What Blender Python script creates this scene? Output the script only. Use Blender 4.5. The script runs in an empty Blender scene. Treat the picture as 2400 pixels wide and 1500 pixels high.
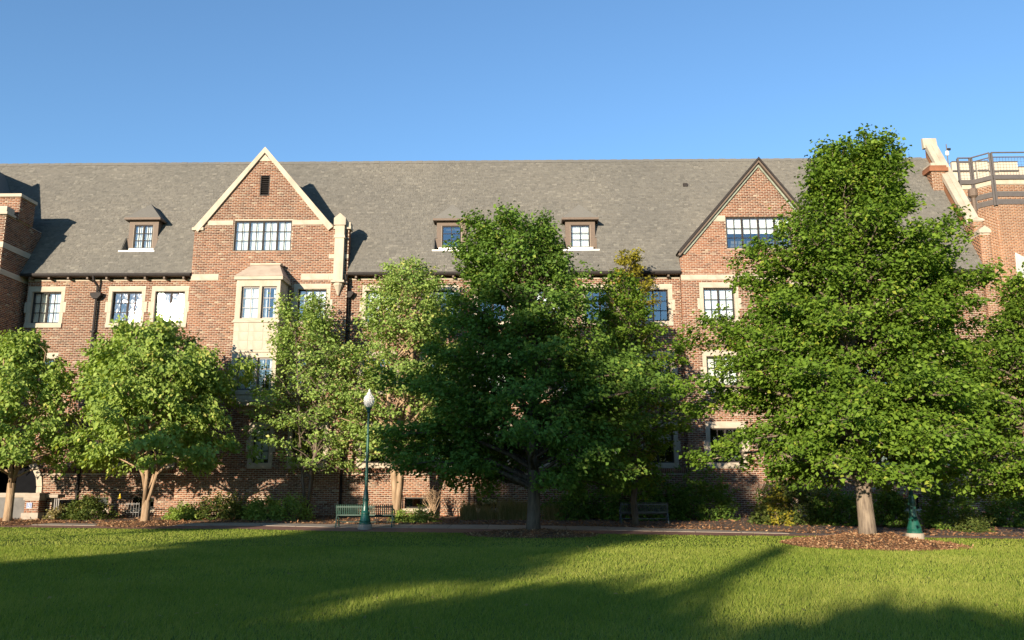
import bpy, bmesh, math, random
import numpy as np
from mathutils import Vector, Matrix

# ------------------------------------------------------------------ camera, sky, sun, exposure
scene = bpy.context.scene
col = scene.collection
R = math.radians
F_PX, YAW, PITCH, CAM_Z = 1920.0, R(1.0), math.atan(380 / 1920.0), 1.75
cam_d = bpy.data.cameras.new("camera")
cam_d.sensor_width = 36.0
cam_d.lens = 36.0 * F_PX / 2400.0
cam_d.clip_end = 3000
cam_o = bpy.data.objects.new("camera", cam_d)
cam_o.location = (0, 0, CAM_Z)
cam_o.rotation_euler = (R(90) + PITCH, 0, YAW)
col.objects.link(cam_o)
scene.camera = cam_o

SUN_AZ, SUN_EL = R(24.5), R(10.6)          # sun behind and to the left of the viewer, low
world = bpy.data.worlds.new("World")
scene.world = world
world.use_nodes = True
wn = world.node_tree
bg = wn.nodes["Background"]
sky = wn.nodes.new("ShaderNodeTexSky")
sky.sky_type = 'NISHITA'
sky.sun_disc = False
sky.sun_elevation = SUN_EL
sky.sun_rotation = R(180) + SUN_AZ
sky.altitude = 1600
sky.air_density = 1.3
sky.dust_density = 0.05
sky.ozone_density = 3.9
wn.links.new(sky.outputs[0], bg.inputs[0])
bg.inputs[1].default_value = 0.112
sun_d = bpy.data.lights.new("sun", 'SUN')
sun_d.energy = 4.6
sun_d.angle = R(0.53)
sun_d.color = (1.0, 0.85, 0.66)
sun_o = bpy.data.objects.new("sun", sun_d)
TO_SUN = Vector((-math.sin(SUN_AZ) * math.cos(SUN_EL), -math.cos(SUN_AZ) * math.cos(SUN_EL), math.sin(SUN_EL)))
sun_o.rotation_euler = TO_SUN.to_track_quat('Z', 'Y').to_euler()
sun_o.location = (-20, -40, 30)
col.objects.link(sun_o)
scene.view_settings.view_transform = 'Standard'
scene.view_settings.look = 'None'
scene.view_settings.gamma = 1.0
scene.view_settings.exposure = 1.28
scene.cycles.max_bounces = 6
scene.cycles.transparent_max_bounces = 12
scene.cycles.use_denoising = True

rng = np.random.default_rng(7)
random.seed(7)

# ------------------------------------------------------------------ survey helpers (sight line -> metres)
_fw = np.array([-math.sin(YAW) * math.cos(PITCH), math.cos(YAW) * math.cos(PITCH), math.sin(PITCH)])
_rt = np.array([math.cos(YAW), math.sin(YAW), 0.0])
_up = np.cross(_rt, _fw)
_C = np.array([0, 0, CAM_Z])

def ray(px, py):
    return _fw * F_PX + _rt * (px - 1200) + _up * (750 - py)

def at(px, py, Y):
    d = ray(px, py)
    return _C + d * (Y / d[1])

def gz(y):                                   # the ground rises gently towards the building
    return 0.025 * min(max(y - 31.0, 0.0), 10.0)

def ground_at(px, py):
    d = ray(px, py)
    p = _C + d * (-CAM_Z / d[2])
    for _ in range(30):
        p = _C + d * ((gz(p[1]) - CAM_Z) / d[2])
        if p[1] > 60: break
    return p

# ------------------------------------------------------------------ materials
MATS = {}
def nt(name):
    m = bpy.data.materials.new(name)
    m.use_nodes = True
    MATS[name] = m
    t = m.node_tree
    return m, t, t.nodes["Principled BSDF"]

def ramp(t, stops, src):
    r = t.nodes.new("ShaderNodeValToRGB")
    e = r.color_ramp.elements
    while len(e) > 1: e.remove(e[-1])
    e[0].position = stops[0][0]; e[0].color = (*stops[0][1], 1)
    for p, c in stops[1:]:
        k = e.new(p); k.color = (*c, 1)
    t.links.new(src, r.inputs[0])
    return r.outputs[0]

def tint_value(t):
    a = t.nodes.new("ShaderNodeAttribute"); a.attribute_name = "tint"
    o = t.nodes.new("ShaderNodeObjectInfo")
    s = t.nodes.new("ShaderNodeMath"); s.operation = 'ADD'
    t.links.new(a.outputs["Fac"], s.inputs[0]); t.links.new(o.outputs["Random"], s.inputs[1])
    f = t.nodes.new("ShaderNodeMath"); f.operation = 'FRACT'
    t.links.new(s.outputs[0], f.inputs[0])
    return f.outputs[0]

def noise(t, scale, detail=4, coord="Object", rough=0.6, stretch=None):
    tc = t.nodes.new("ShaderNodeTexCoord")
    n = t.nodes.new("ShaderNodeTexNoise")
    n.inputs["Scale"].default_value = scale
    n.inputs["Detail"].default_value = detail
    n.inputs["Roughness"].default_value = rough
    src = tc.outputs[coord]
    if stretch:
        mp = t.nodes.new("ShaderNodeMapping"); mp.inputs["Scale"].default_value = stretch
        t.links.new(src, mp.inputs[0]); src = mp.outputs[0]
    t.links.new(src, n.inputs["Vector"])
    return n.outputs["Fac"]

def mixc(t, a, b, fac, mode='MIX'):
    m = t.nodes.new("ShaderNodeMix"); m.data_type = 'RGBA'; m.blend_type = mode
    for k, s in ((6, a), (7, b)):
        if isinstance(s, tuple): m.inputs[k].default_value = (*s, 1)
        else: t.links.new(s, m.inputs[k])
    if isinstance(fac, float): m.inputs[0].default_value = fac
    else: t.links.new(fac, m.inputs[0])
    return m.outputs[2]

def bump(t, p, src, strength=0.3, dist=0.02):
    b = t.nodes.new("ShaderNodeBump")
    b.inputs["Strength"].default_value = strength
    b.inputs["Distance"].default_value = dist
    t.links.new(src, b.inputs["Height"])
    t.links.new(b.outputs[0], p.inputs["Normal"])

def plain(name, c, rough=0.6, var=0.25, scale=6.0, metal=0.0, stretch=None, bmp=0.15, spec=0.5):
    m, t, p = nt(name)
    n = noise(t, scale, 5, stretch=stretch)
    lo = tuple(x * (1 - var) for x in c); hi = tuple(min(1, x * (1 + var)) for x in c)
    t.links.new(ramp(t, [(0.3, lo), (0.7, hi)], n), p.inputs["Base Color"])
    p.inputs["Roughness"].default_value = rough
    p.inputs["Metallic"].default_value = metal
    p.inputs["Specular IOR Level"].default_value = spec
    if bmp: bump(t, p, noise(t, scale * 6, 4), bmp, 0.01)
    return m

def brick_mat(name, stops):
    m, t, p = nt(name)
    c = ramp(t, stops, tint_value(t))
    big = ramp(t, [(0.3, (0.66, 0.65, 0.66)), (0.7, (1.14, 1.12, 1.10))], noise(t, 0.35, 3))
    c = mixc(t, c, big, 1.0, 'MULTIPLY')
    stk = ramp(t, [(0.42, (1.0, 1.0, 1.0)), (0.70, (0.72, 0.70, 0.70))], noise(t, 1.3, 4, stretch=(1.0, 1.0, 0.12)))
    c = mixc(t, c, stk, 1.0, 'MULTIPLY')
    fine = ramp(t, [(0.3, (0.8, 0.8, 0.8)), (0.7, (1.15, 1.15, 1.15))], noise(t, 22, 4))
    t.links.new(mixc(t, c, fine, 1.0, 'MULTIPLY'), p.inputs["Base Color"])
    p.inputs["Roughness"].default_value = 0.85
    p.inputs["Specular IOR Level"].default_value = 0.25
    bump(t, p, noise(t, 60, 3), 0.25, 0.006)
    return m

brick_mat("brick", [(0.0, (0.094, 0.039, 0.023)), (0.12, (0.164, 0.065, 0.037)), (0.35, (0.222, 0.091, 0.050)),
                    (0.60, (0.264, 0.118, 0.063)), (0.82, (0.211, 0.082, 0.046)), (0.95, (0.129, 0.056, 0.037)), (0.985, (0.364, 0.283, 0.198))])
brick_mat("brick_orange", [(0.0, (0.248, 0.118, 0.062)), (0.5, (0.298, 0.149, 0.077)), (1.0, (0.211, 0.093, 0.050))])
plain("mortar", (0.35, 0.29, 0.225), 0.9, 0.14, 3.0)
plain("stone", (0.37, 0.32, 0.25), 0.75, 0.20, 2.2, stretch=(1.0, 1.0, 0.35), bmp=0.25, spec=0.3)
plain("stone_roof", (0.36, 0.29, 0.225), 0.75, 0.16, 2.0, bmp=0.2, spec=0.3)
plain("concrete", (0.29, 0.245, 0.20), 0.85, 0.16, 2.5, bmp=0.25, spec=0.3)
plain("concrete_shade_base", (0.12, 0.115, 0.11), 0.85, 0.2, 2.5, bmp=0.25, spec=0.3)  # ramp panel's shade is put into this colour; also the path base
plain("bronze_trim", (0.026, 0.022, 0.021), 0.7, 0.2, 8.0, bmp=0.05, spec=0.2)
plain("steel_trim", (0.085, 0.074, 0.068), 0.45, 0.12, 5.0, bmp=0.05)
plain("brown_wood", (0.11, 0.078, 0.056), 0.7, 0.25, 7.0, stretch=(1, 1, 8))
plain("white_paint", (0.62, 0.60, 0.55), 0.55, 0.1, 3.0, bmp=0.05)
plain("copper_green", (0.19, 0.21, 0.16), 0.6, 0.3, 6.0)
plain("blind", (0.86, 0.84, 0.76), 0.8, 0.05, 2.0, bmp=0.0)
plain("curtain", (0.80, 0.80, 0.78), 0.85, 0.14, 9.0, stretch=(9, 1, 0.4), bmp=0.1)
plain("recess_shade", (0.007, 0.0075, 0.009), 0.95, 0.3, 0.8, bmp=0.0, spec=0.05)  # near-black stands in for the shade of rooms and porch
plain("green_paint", (0.010, 0.070, 0.052), 0.28, 0.2, 9.0, bmp=0.04)
plain("bench_green", (0.010, 0.042, 0.028), 0.6, 0.3, 9.0, bmp=0.06)
plain("bench_blue", (0.06, 0.075, 0.085), 0.45, 0.2, 9.0, bmp=0.05)
plain("black_iron", (0.015, 0.015, 0.016), 0.45, 0.2, 9.0, bmp=0.05)
plain("yellow_paint", (0.75, 0.52, 0.02), 0.4, 0.1, 9.0, bmp=0.0)
plain("sign_blue", (0.025, 0.075, 0.24), 0.4, 0.1, 9.0, bmp=0.0)
plain("cream_panel", (0.42, 0.37, 0.29), 0.7, 0.08, 2.0, bmp=0.05)
plain("fabric_white", (0.6, 0.58, 0.54), 0.8, 0.06, 1.5, bmp=0.1)
plain("soil", (0.095, 0.062, 0.042), 0.95, 0.4, 5.0, bmp=0.5)

def bark(name, lo, hi):
    m, t, p = nt(name)
    n = noise(t, 9, 6, stretch=(1.0, 1.0, 0.16))
    t.links.new(ramp(t, [(0.35, lo), (0.65, hi)], n), p.inputs["Base Color"])
    p.inputs["Roughness"].default_value = 0.9
    p.inputs["Specular IOR Level"].default_value = 0.2
    bump(t, p, noise(t, 22, 5, stretch=(1, 1, 0.12)), 0.9, 0.03)
bark("bark_grey", (0.098, 0.075, 0.058), (0.232, 0.184, 0.136))
bark("bark_dark", (0.065, 0.049, 0.038), (0.158, 0.122, 0.091))
bark("bark_tan", (0.188, 0.124, 0.074), (0.360, 0.255, 0.164))

def leaf_mat(name, stops, trans=0.36, gloss=0.5):
    m, t, p = nt(name)
    a = t.nodes.new("ShaderNodeAttribute"); a.attribute_name = "tint"
    if name.startswith("leaf_") and name not in ("leaf_straw", "leaf_yellow"):
        stops = stops[:2] + [(0.985, stops[2][1]), (1.0, (stops[2][1][0] * 1.4, stops[2][1][1] * 1.1, stops[2][1][2] * 1.2))]
    c = ramp(t, stops, a.outputs["Fac"])
    t.links.new(c, p.inputs["Base Color"])
    p.inputs["Roughness"].default_value = gloss
    p.inputs["Specular IOR Level"].default_value = 0.12
    tr = t.nodes.new("ShaderNodeBsdfTranslucent")
    t.links.new(mixc(t, c, (1.25, 1.25, 0.5), 1.0, 'MULTIPLY'), tr.inputs[0])
    mx = t.nodes.new("ShaderNodeMixShader"); mx.inputs[0].default_value = trans
    t.links.new(p.outputs[0], mx.inputs[1]); t.links.new(tr.outputs[0], mx.inputs[2])
    t.links.new(mx.outputs[0], t.nodes["Material Output"].inputs[0])
    return m
leaf_mat("leaf_linden", [(0, (0.066, 0.122, 0.015)), (0.5, (0.115, 0.196, 0.023)), (1, (0.181, 0.275, 0.035))])
leaf_mat("leaf_dark", [(0, (0.066, 0.127, 0.024)), (0.5, (0.112, 0.198, 0.034)), (1, (0.174, 0.272, 0.048))])
leaf_mat("leaf_bright", [(0, (0.150, 0.226, 0.048)), (0.5, (0.233, 0.325, 0.069)), (1, (0.329, 0.419, 0.101))])
leaf_mat("leaf_pale", [(0, (0.150, 0.235, 0.051)), (0.5, (0.239, 0.342, 0.083)), (1, (0.347, 0.442, 0.130))])
leaf_mat("leaf_yellow", [(0, (0.192, 0.176, 0.020)), (0.5, (0.272, 0.248, 0.028)), (1, (0.336, 0.288, 0.040))])
leaf_mat("leaf_shrub", [(0, (0.044, 0.072, 0.020)), (0.5, (0.088, 0.124, 0.030)), (1, (0.152, 0.176, 0.045))])
leaf_mat("leaf_straw", [(0, (0.16, 0.15, 0.05)), (0.5, (0.22, 0.20, 0.085)), (1, (0.34, 0.27, 0.13))])
leaf_mat("grass_blade", [(0, (0.118, 0.178, 0.024)), (0.5, (0.202, 0.260, 0.037)), (1, (0.308, 0.321, 0.076))], 0.35, 0.5)
leaf_mat("mulch_chip", [(0, (0.089, 0.042, 0.025)), (0.5, (0.216, 0.110, 0.055)), (0.85, (0.323, 0.181, 0.094)), (1, (0.466, 0.333, 0.189))], 0.0, 0.8)

def shingle_mat():
    m, t, p = nt("shingle")
    c = ramp(t, [(0, (0.098, 0.094, 0.085)), (0.15, (0.114, 0.109, 0.098)), (0.5, (0.124, 0.118, 0.106)), (0.85, (0.132, 0.126, 0.112)), (0.95, (0.146, 0.139, 0.123)), (1, (0.165, 0.157, 0.138))], tint_value(t))
    big = ramp(t, [(0.3, (0.90, 0.91, 0.92)), (0.7, (1.08, 1.07, 1.05))], noise(t, 0.25, 3))
    c = mixc(t, c, big, 1.0, 'MULTIPLY')
    g = ramp(t, [(0.3, (0.78, 0.78, 0.78)), (0.7, (1.2, 1.2, 1.2))], noise(t, 40, 3))
    t.links.new(mixc(t, c, g, 1.0, 'MULTIPLY'), p.inputs["Base Color"])
    p.inputs["Roughness"].default_value = 0.9
    p.inputs["Specular IOR Level"].default_value = 0.25
    bump(t, p, noise(t, 90, 2), 0.3, 0.006)
shingle_mat()

def ground_mat():
    m, t, p = nt("turf")
    n1 = noise(t, 1.1, 5); n2 = noise(t, 30, 4)
    a = ramp(t, [(0.3, (0.077, 0.123, 0.021)), (0.55, (0.113, 0.162, 0.029)), (0.75, (0.149, 0.183, 0.042))], n1)
    b = ramp(t, [(0.35, (0.55, 0.6, 0.5)), (0.7, (1.25, 1.2, 1.2))], n2)
    t.links.new(mixc(t, a, b, 1.0, 'MULTIPLY'), p.inputs["Base Color"])
    p.inputs["Roughness"].default_value = 0.95
    p.inputs["Specular IOR Level"].default_value = 0.1
    bump(t, p, noise(t, 45, 3), 0.8, 0.04)
ground_mat()

def paver_mat():
    m, t, p = nt("paver_brick")
    tc = t.nodes.new("ShaderNodeTexCoord")
    b = t.nodes.new("ShaderNodeTexBrick")
    b.inputs["Scale"].default_value = 4.0
    b.inputs["Color1"].default_value = (0.24, 0.095, 0.06, 1)
    b.inputs["Color2"].default_value = (0.17, 0.075, 0.052, 1)
    b.inputs["Mortar"].default_value = (0.14, 0.10, 0.075, 1)
    b.inputs["Mortar Size"].default_value = 0.015
    t.links.new(tc.outputs["Object"], b.inputs["Vector"])
    n = ramp(t, [(0.3, (0.75, 0.75, 0.75)), (0.7, (1.2, 1.2, 1.2))], noise(t, 2, 5))
    t.links.new(mixc(t, b.outputs[0], n, 1.0, 'MULTIPLY'), p.inputs["Base Color"])
    p.inputs["Roughness"].default_value = 0.85
paver_mat()

def glass_mat():
    m, t, p = nt("window_glass")
    out = t.nodes["Material Output"]
    gl = t.nodes.new("ShaderNodeBsdfGlossy"); gl.inputs["Roughness"].default_value = 0.018
    gl.inputs["Color"].default_value = (0.95, 0.97, 1.0, 1)
    tr = t.nodes.new("ShaderNodeBsdfTransparent"); tr.inputs[0].default_value = (0.82, 0.87, 0.87, 1)
    lw = t.nodes.new("ShaderNodeLayerWeight"); lw.inputs["Blend"].default_value = 0.35
    mr = t.nodes.new("ShaderNodeMapRange")
    mr.inputs["To Min"].default_value = 0.20; mr.inputs["To Max"].default_value = 0.9
    t.links.new(lw.outputs["Fresnel"], mr.inputs["Value"])
    tcn = noise(t, 2.2, 2)
    b = t.nodes.new("ShaderNodeBump"); b.inputs["Strength"].default_value = 0.05; b.inputs["Distance"].default_value = 0.05
    t.links.new(tcn, b.inputs["Height"]); t.links.new(b.outputs[0], gl.inputs["Normal"])
    mx = t.nodes.new("ShaderNodeMixShader")
    t.links.new(mr.outputs[0], mx.inputs[0])
    t.links.new(tr.outputs[0], mx.inputs[1]); t.links.new(gl.outputs[0], mx.inputs[2])
    t.links.new(mx.outputs[0], out.inputs[0])
glass_mat()

def globe_mat():
    m, t, p = nt("lamp_globe")
    p.inputs["Base Color"].default_value = (0.86, 0.85, 0.82, 1)
    p.inputs["Roughness"].default_value = 0.12
    p.inputs["Transmission Weight"].default_value = 0.45
    p.inputs["IOR"].default_value = 1.2
    bump(t, p, noise(t, 30, 2, stretch=(1, 1, 0.1)), 0.3, 0.02)
globe_mat()

# ------------------------------------------------------------------ mesh helpers
def tag(o, label=None, cat=None, group=None, kind=None):
    if label: o["label"] = label
    if cat: o["category"] = cat
    if group: o["group"] = group
    if kind: o["kind"] = kind
    return o

def empty(name, loc=(0, 0, 0)):
    o = bpy.data.objects.new(name, None)
    o.location = loc
    o.empty_display_size = 0.3
    col.objects.link(o)
    return o

def link(name, me, parent=None):
    o = bpy.data.objects.new(name, me)
    col.objects.link(o)
    if parent is not None:
        o.parent = parent
        w = Vector((0, 0, 0)); q = parent
        while q is not None:
            w += q.location; q = q.parent
        o.location = -w                       # meshes are written in world metres
    return o

def np_mesh(name, v, f, mat, tint=None, smooth=False):
    """v (n,3), f (m,k) all faces with k corners"""
    me = bpy.data.meshes.new(name)
    v = np.asarray(v, np.float32); f = np.asarray(f, np.int32)
    m, k = f.shape
    me.vertices.add(len(v)); me.vertices.foreach_set("co", v.ravel())
    me.loops.add(m * k); me.loops.foreach_set("vertex_index", f.ravel())
    me.polygons.add(m)
    me.polygons.foreach_set("loop_start", np.arange(0, m * k, k, dtype=np.int32))
    me.polygons.foreach_set("loop_total", np.full(m, k, np.int32))
    if smooth: me.polygons.foreach_set("use_smooth", np.ones(m, bool))
    me.update(calc_edges=True)
    if tint is not None:
        a = me.attributes.new("tint", 'FLOAT', 'FACE')
        a.data.foreach_set("value", np.asarray(tint, np.float32))
    me.materials.append(MATS[mat])
    return me

class MB:
    def __init__(s): s.v = []; s.f = []
    def quad(s, a, b, c, d):
        n = len(s.v); s.v += [tuple(a), tuple(b), tuple(c), tuple(d)]; s.f.append((n, n + 1, n + 2, n + 3)); return s
    def poly(s, pts):
        n = len(s.v); s.v += [tuple(p) for p in pts]; s.f.append(tuple(range(n, n + len(pts)))); return s
    def box(s, x0, x1, y0, y1, z0, z1):
        n = len(s.v)
        s.v += [(x0, y0, z0), (x1, y0, z0), (x1, y1, z0), (x0, y1, z0), (x0, y0, z1), (x1, y0, z1), (x1, y1, z1), (x0, y1, z1)]
        s.f += [tuple(n + i for i in q) for q in ((0, 3, 2, 1), (4, 5, 6, 7), (0, 1, 5, 4), (1, 2, 6, 5), (2, 3, 7, 6), (3, 0, 4, 7))]
        return s
    def prism(s, pts, d):
        """closed outline pts extruded by vector d"""
        n = len(s.v); k = len(pts)
        s.v += [tuple(p) for p in pts] + [tuple(np.array(p) + np.array(d)) for p in pts]
        s.f.append(tuple(n + i for i in range(k)))
        s.f.append(tuple(n + k + i for i in reversed(range(k))))
        for i in range(k):
            j = (i + 1) % k
            s.f.append((n + j, n + i, n + k + i, n + k + j))
        return s
    def bar(s, a, b, w, h, up=(0, 0, 1)):
        a = Vector(a); b = Vector(b); d = (b - a).normalized(); u = Vector(up)
        x = d.cross(u)
        if x.length < 1e-4: x = d.cross(Vector((1, 0, 0)))
        x.normalize(); u = x.cross(d).normalized()
        n = len(s.v)
        for p in (a, b):
            for sx, su in ((-1, -1), (1, -1), (1, 1), (-1, 1)):
                s.v.append(tuple(p + x * (sx * w / 2) + u * (su * h / 2)))
        s.f += [tuple(n + i for i in q) for q in ((0, 1, 2, 3), (7, 6, 5, 4), (0, 4, 5, 1), (1, 5, 6, 2), (2, 6, 7, 3), (3, 7, 4, 0))]
        return s
    def tube(s, pts, rad, k=8, cap=True):
        pts = [Vector(p) for p in pts]; n0 = len(s.v)
        ref = None
        for i, p in enumerate(pts):
            d = (pts[min(i + 1, len(pts) - 1)] - pts[max(i - 1, 0)]).normalized()
            if ref is None:
                ref = d.orthogonal().normalized()
            else:
                ref = (ref - d * ref.dot(d))
                ref = ref.normalized() if ref.length > 1e-5 else d.orthogonal().normalized()
            b = d.cross(ref)
            r = rad[i] if hasattr(rad, '__len__') else rad
            for j in range(k):
                a = 2 * math.pi * j / k
                s.v.append(tuple(p + (ref * math.cos(a) + b * math.sin(a)) * r))
        for i in range(len(pts) - 1):
            for j in range(k):
                a = n0 + i * k + j; b2 = n0 + i * k + (j + 1) % k
                s.f.append((a, b2, b2 + k, a + k))
        if cap:
            s.f.append(tuple(n0 + j for j in reversed(range(k))))
            s.f.append(tuple(n0 + (len(pts) - 1) * k + j for j in range(k)))
        return s
    def lathe(s, c, prof, k=20):
        n0 = len(s.v)
        for r, z in prof:
            for j in range(k):
                a = 2 * math.pi * j / k
                s.v.append((c[0] + r * math.cos(a), c[1] + r * math.sin(a), c[2] + z))
        for i in range(len(prof) - 1):
            for j in range(k):
                a = n0 + i * k + j; b = n0 + i * k + (j + 1) % k
                s.f.append((a, b, b + k, a + k))
        s.f.append(tuple(n0 + j for j in reversed(range(k))))
        s.f.append(tuple(n0 + (len(prof) - 1) * k + j for j in range(k)))
        return s
    def mesh(s, name, mat, smooth=False):
        me = bpy.data.meshes.new(name)
        me.from_pydata(s.v, [], s.f)
        me.materials.append(MATS[mat])
        if smooth:
            me.polygons.foreach_set("use_smooth", [True] * len(me.polygons))
        me.update()
        return me
    def build(s, name, mat, parent=None, smooth=False, bevel=0.0):
        o = link(name, s.mesh(name, mat, smooth), parent)
        if bevel:
            m = o.modifiers.new("bevel", 'BEVEL'); m.width = bevel; m.segments = 2; m.limit_method = 'ANGLE'
        return o

def grid_sheet(name, mat, xs, ya, yb, ny, dz, parent=None):
    """sheet that follows the ground between two edges given per x"""
    v = []; f = []
    for i, x in enumerate(xs):
        for j in range(ny + 1):
            y = ya[i] + (yb[i] - ya[i]) * j / ny
            v.append((x, y, gz(y) + dz))
    for i in range(len(xs) - 1):
        for j in range(ny):
            a = i * (ny + 1) + j
            f.append((a, a + ny + 1, a + ny + 2, a + 1))
    return link(name, np_mesh(name, v, f, mat), parent)

# ------------------------------------------------------------------ ground, path, beds
gv = []; gf = []
gxs = np.concatenate([[-1500, -400, -120], np.arange(-60, 61, 4.0), [120, 400, 1500]])
gys = np.concatenate([[-1500, -300, -80], np.arange(-40, 60, 0.5), [120, 400, 1800]])
for x in gxs:
    for y in gys: gv.append((x, y, gz(y)))
ny = len(gys)
for i in range(len(gxs) - 1):
    for j in range(ny - 1):
        a = i * ny + j
        gf.append((a, a + ny, a + ny + 1, a + 1))
ground = link("ground", np_mesh("ground", gv, gf, "turf"))
tag(ground, kind="structure")

# lawn edge and path edges as surveyed points (x, y) in metres
def edge(pts):
    q = np.array([ground_at(px, py)[:2] for px, py in pts])
    return q[:, 0], q[:, 1]
lx, ly = edge([(-260, 1236), (0, 1236), (300, 1240), (560, 1240), (800, 1246), (1130, 1250), (1400, 1252), (1700, 1256), (1900, 1257), (2150, 1261), (2400, 1264), (2700, 1268)])
px_, py_ = edge([(-260, 1226.5), (0, 1226.5), (300, 1229), (560, 1226), (800, 1230), (1130, 1231), (1400, 1235), (1700, 1244), (1900, 1251), (2150, 1256), (2400, 1259), (2700, 1263)])
XS = np.arange(-30, 30.1, 0.75)
lawn_y = np.interp(XS, lx, ly)
path_far = np.maximum(np.interp(XS, px_, py_), lawn_y + 0.5)
mid_y = lawn_y + (path_far - lawn_y) * 0.55
brick_path = grid_sheet("brick_path", "paver_brick", XS, lawn_y, mid_y, 6, 0.012)
tag(brick_path, kind="structure")
path = grid_sheet("path", "concrete_shade_base", XS, mid_y + 0.002, path_far, 6, 0.008)
tag(path, kind="structure")
slab_w = 1.5
for k, x in enumerate(np.arange(-24, 8.5, slab_w)):      # concrete slabs with joints between
    xs = [x + 0.012, x + slab_w - 0.012]
    a = np.interp(xs, XS, mid_y) + 0.02; b = np.interp(xs, XS, path_far) - 0.02
    m = MB()
    c = [(xs[0], a[0]), (xs[1], a[1]), (xs[1], b[1]), (xs[0], b[0])]
    m.poly([(p[0], p[1], gz(p[1]) + 0.024) for p in c])
    m.quad(*[(p[0], p[1], gz(p[1]) + h) for p, h in ((c[0], 0.0), (c[1], 0.0), (c[1], 0.024), (c[0], 0.024))])
    m.build("slab", "concrete", path)
bed = grid_sheet("planting_bed", "soil", XS, path_far + 0.004, np.full(len(XS), 40.5), 12, 0.010)
tag(bed, kind="structure")

# ------------------------------------------------------------------ masonry helpers
class Wall:
    """flat wall: P0 + u*U + v*z, outward normal N; prof = [(v, u0, u1)...]; holes = (u0,u1,v0,v1)"""
    def __init__(s, P0, U, N, prof, holes=()):
        s.P0 = np.array(P0, float); s.U = np.array(U, float); s.N = np.array(N, float)
        s.V = np.array([0, 0, 1.0]); s.prof = prof; s.holes = list(holes)
    def lim(s, v):
        vs = [p[0] for p in s.prof]
        return np.interp(v, vs, [p[1] for p in s.prof]), np.interp(v, vs, [p[2] for p in s.prof])
    def cut(s, a, b, v, pad=0.0):
        iv = [(a, b)]
        for h in s.holes:
            if h[2] - pad < v < h[3] + pad:
                n = []
                for p, q in iv:
                    if h[1] <= p or h[0] >= q: n.append((p, q)); continue
                    if h[0] > p: n.append((p, h[0]))
                    if h[1] < q: n.append((h[1], q))
                iv = n
        return iv
    def sheet(s, name, mat, parent, off=0.0):
        vs = sorted(set([p[0] for p in s.prof] + [h[2] for h in s.holes] + [h[3] for h in s.holes]))
        vs = [v for v in vs if s.prof[0][0] - 1e-6 <= v <= s.prof[-1][0] + 1e-6]
        m = MB()
        for lo, hi in zip(vs[:-1], vs[1:]):
            if hi - lo < 1e-5: continue
            mid = (lo + hi) / 2
            a, b = s.lim(mid); al, bl = s.lim(lo + 1e-7); ah, bh = s.lim(hi - 1e-7)
            for p, q in s.cut(a, b, mid):
                pl, ph = (al, ah) if abs(p - a) < 1e-9 else (p, p)
                ql, qh = (bl, bh) if abs(q - b) < 1e-9 else (q, q)
                f = lambda u, v: s.P0 + s.U * u + s.V * v + s.N * off
                m.quad(f(pl, lo), f(ql, lo), f(qh, hi), f(ph, hi))
        return m.build(name, mat, parent)
    def pieces(s, ch, bl, joint, seed):
        r = np.random.default_rng(seed)
        v0, v1 = s.prof[0][0], s.prof[-1][0]
        out = []
        for c in range(int((v1 - v0) / ch)):
            lo = v0 + c * ch + joint / 2; hi = lo + ch - joint
            a0, b0 = s.lim(lo); a1, b1 = s.lim(hi)
            a, b = max(a0, a1), min(b0, b1)
            if b - a < 0.05: continue
            iv = s.cut(a, b, (lo + hi) / 2, ch * 0.25)
            for p, q in iv:
                off = (0.5 if c % 2 else 0.0) * bl
                k0 = math.floor((p - off) / bl); k1 = math.ceil((q - off) / bl)
                e = off + np.arange(k0, k1 + 1) * bl + r.normal(0, 0.008, k1 - k0 + 1)
                l = np.maximum(e[:-1] + joint / 2, p); h = np.minimum(e[1:] - joint / 2, q)
                ok = h - l > 0.035
                l, h = l[ok], h[ok]
                n = len(l)
                if n: out.append(np.stack([l, h, np.full(n, lo) + r.normal(0, 0.002, n), np.full(n, hi) + r.normal(0, 0.002, n)], 1))
        return np.concatenate(out) if out else np.zeros((0, 4))
    def brick_mesh(s, q, depth, seed, mat="brick", name="brickwork"):
        r = np.random.default_rng(seed)
        n = len(q)
        d = depth + r.normal(0, depth * 0.12, n)
        def P(u, v, o): return s.P0 + u[:, None] * s.U + v[:, None] * s.V + o[:, None] * s.N
        z = np.zeros(n) - 0.002
        vv = np.stack([P(q[:, 0], q[:, 2], d), P(q[:, 1], q[:, 2], d), P(q[:, 1], q[:, 3], d), P(q[:, 0], q[:, 3], d),
                       P(q[:, 0], q[:, 2], z), P(q[:, 1], q[:, 2], z), P(q[:, 1], q[:, 3], z), P(q[:, 0], q[:, 3], z)], 1).reshape(-1, 3)
        base = (np.arange(n) * 8)[:, None, None]
        fc = np.array([[0, 1, 2, 3], [4, 5, 1, 0], [3, 2, 6, 7], [4, 0, 3, 7], [1, 5, 6, 2]])[None]
        f = (base + fc).reshape(-1, 4)
        t = np.repeat(r.random(n), 5)
        return np_mesh(name, vv, f, mat, t)

D = 39.0                                # the main front
CH, BL, JT = 0.087, 0.250, 0.026        # brick course, brick length, joint
U_X = (1, 0, 0); N_F = (0, -1, 0)
Z_EAVE = at(700, 640, D - 0.4)[2]
ROOF_P = R(59.5)
RT = math.tan(ROOF_P)
Y_EAVE = D - 0.42
def roof_hit(px, py):
    d = ray(px, py)
    # z = Z_EAVE + RT*(y-Y_EAVE)
    k = (Z_EAVE - RT * Y_EAVE - CAM_Z) / (d[2] - RT * d[1])
    return _C + d * k
RIDGE = roof_hit(900, 379)
Y_RIDGE, Z_RIDGE = RIDGE[1], RIDGE[2]
XL = at(68, 650, D)[0]                   # inner corner with the left wing
XR = at(2300, 640, D)[0]                 # right end of the hall

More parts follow.
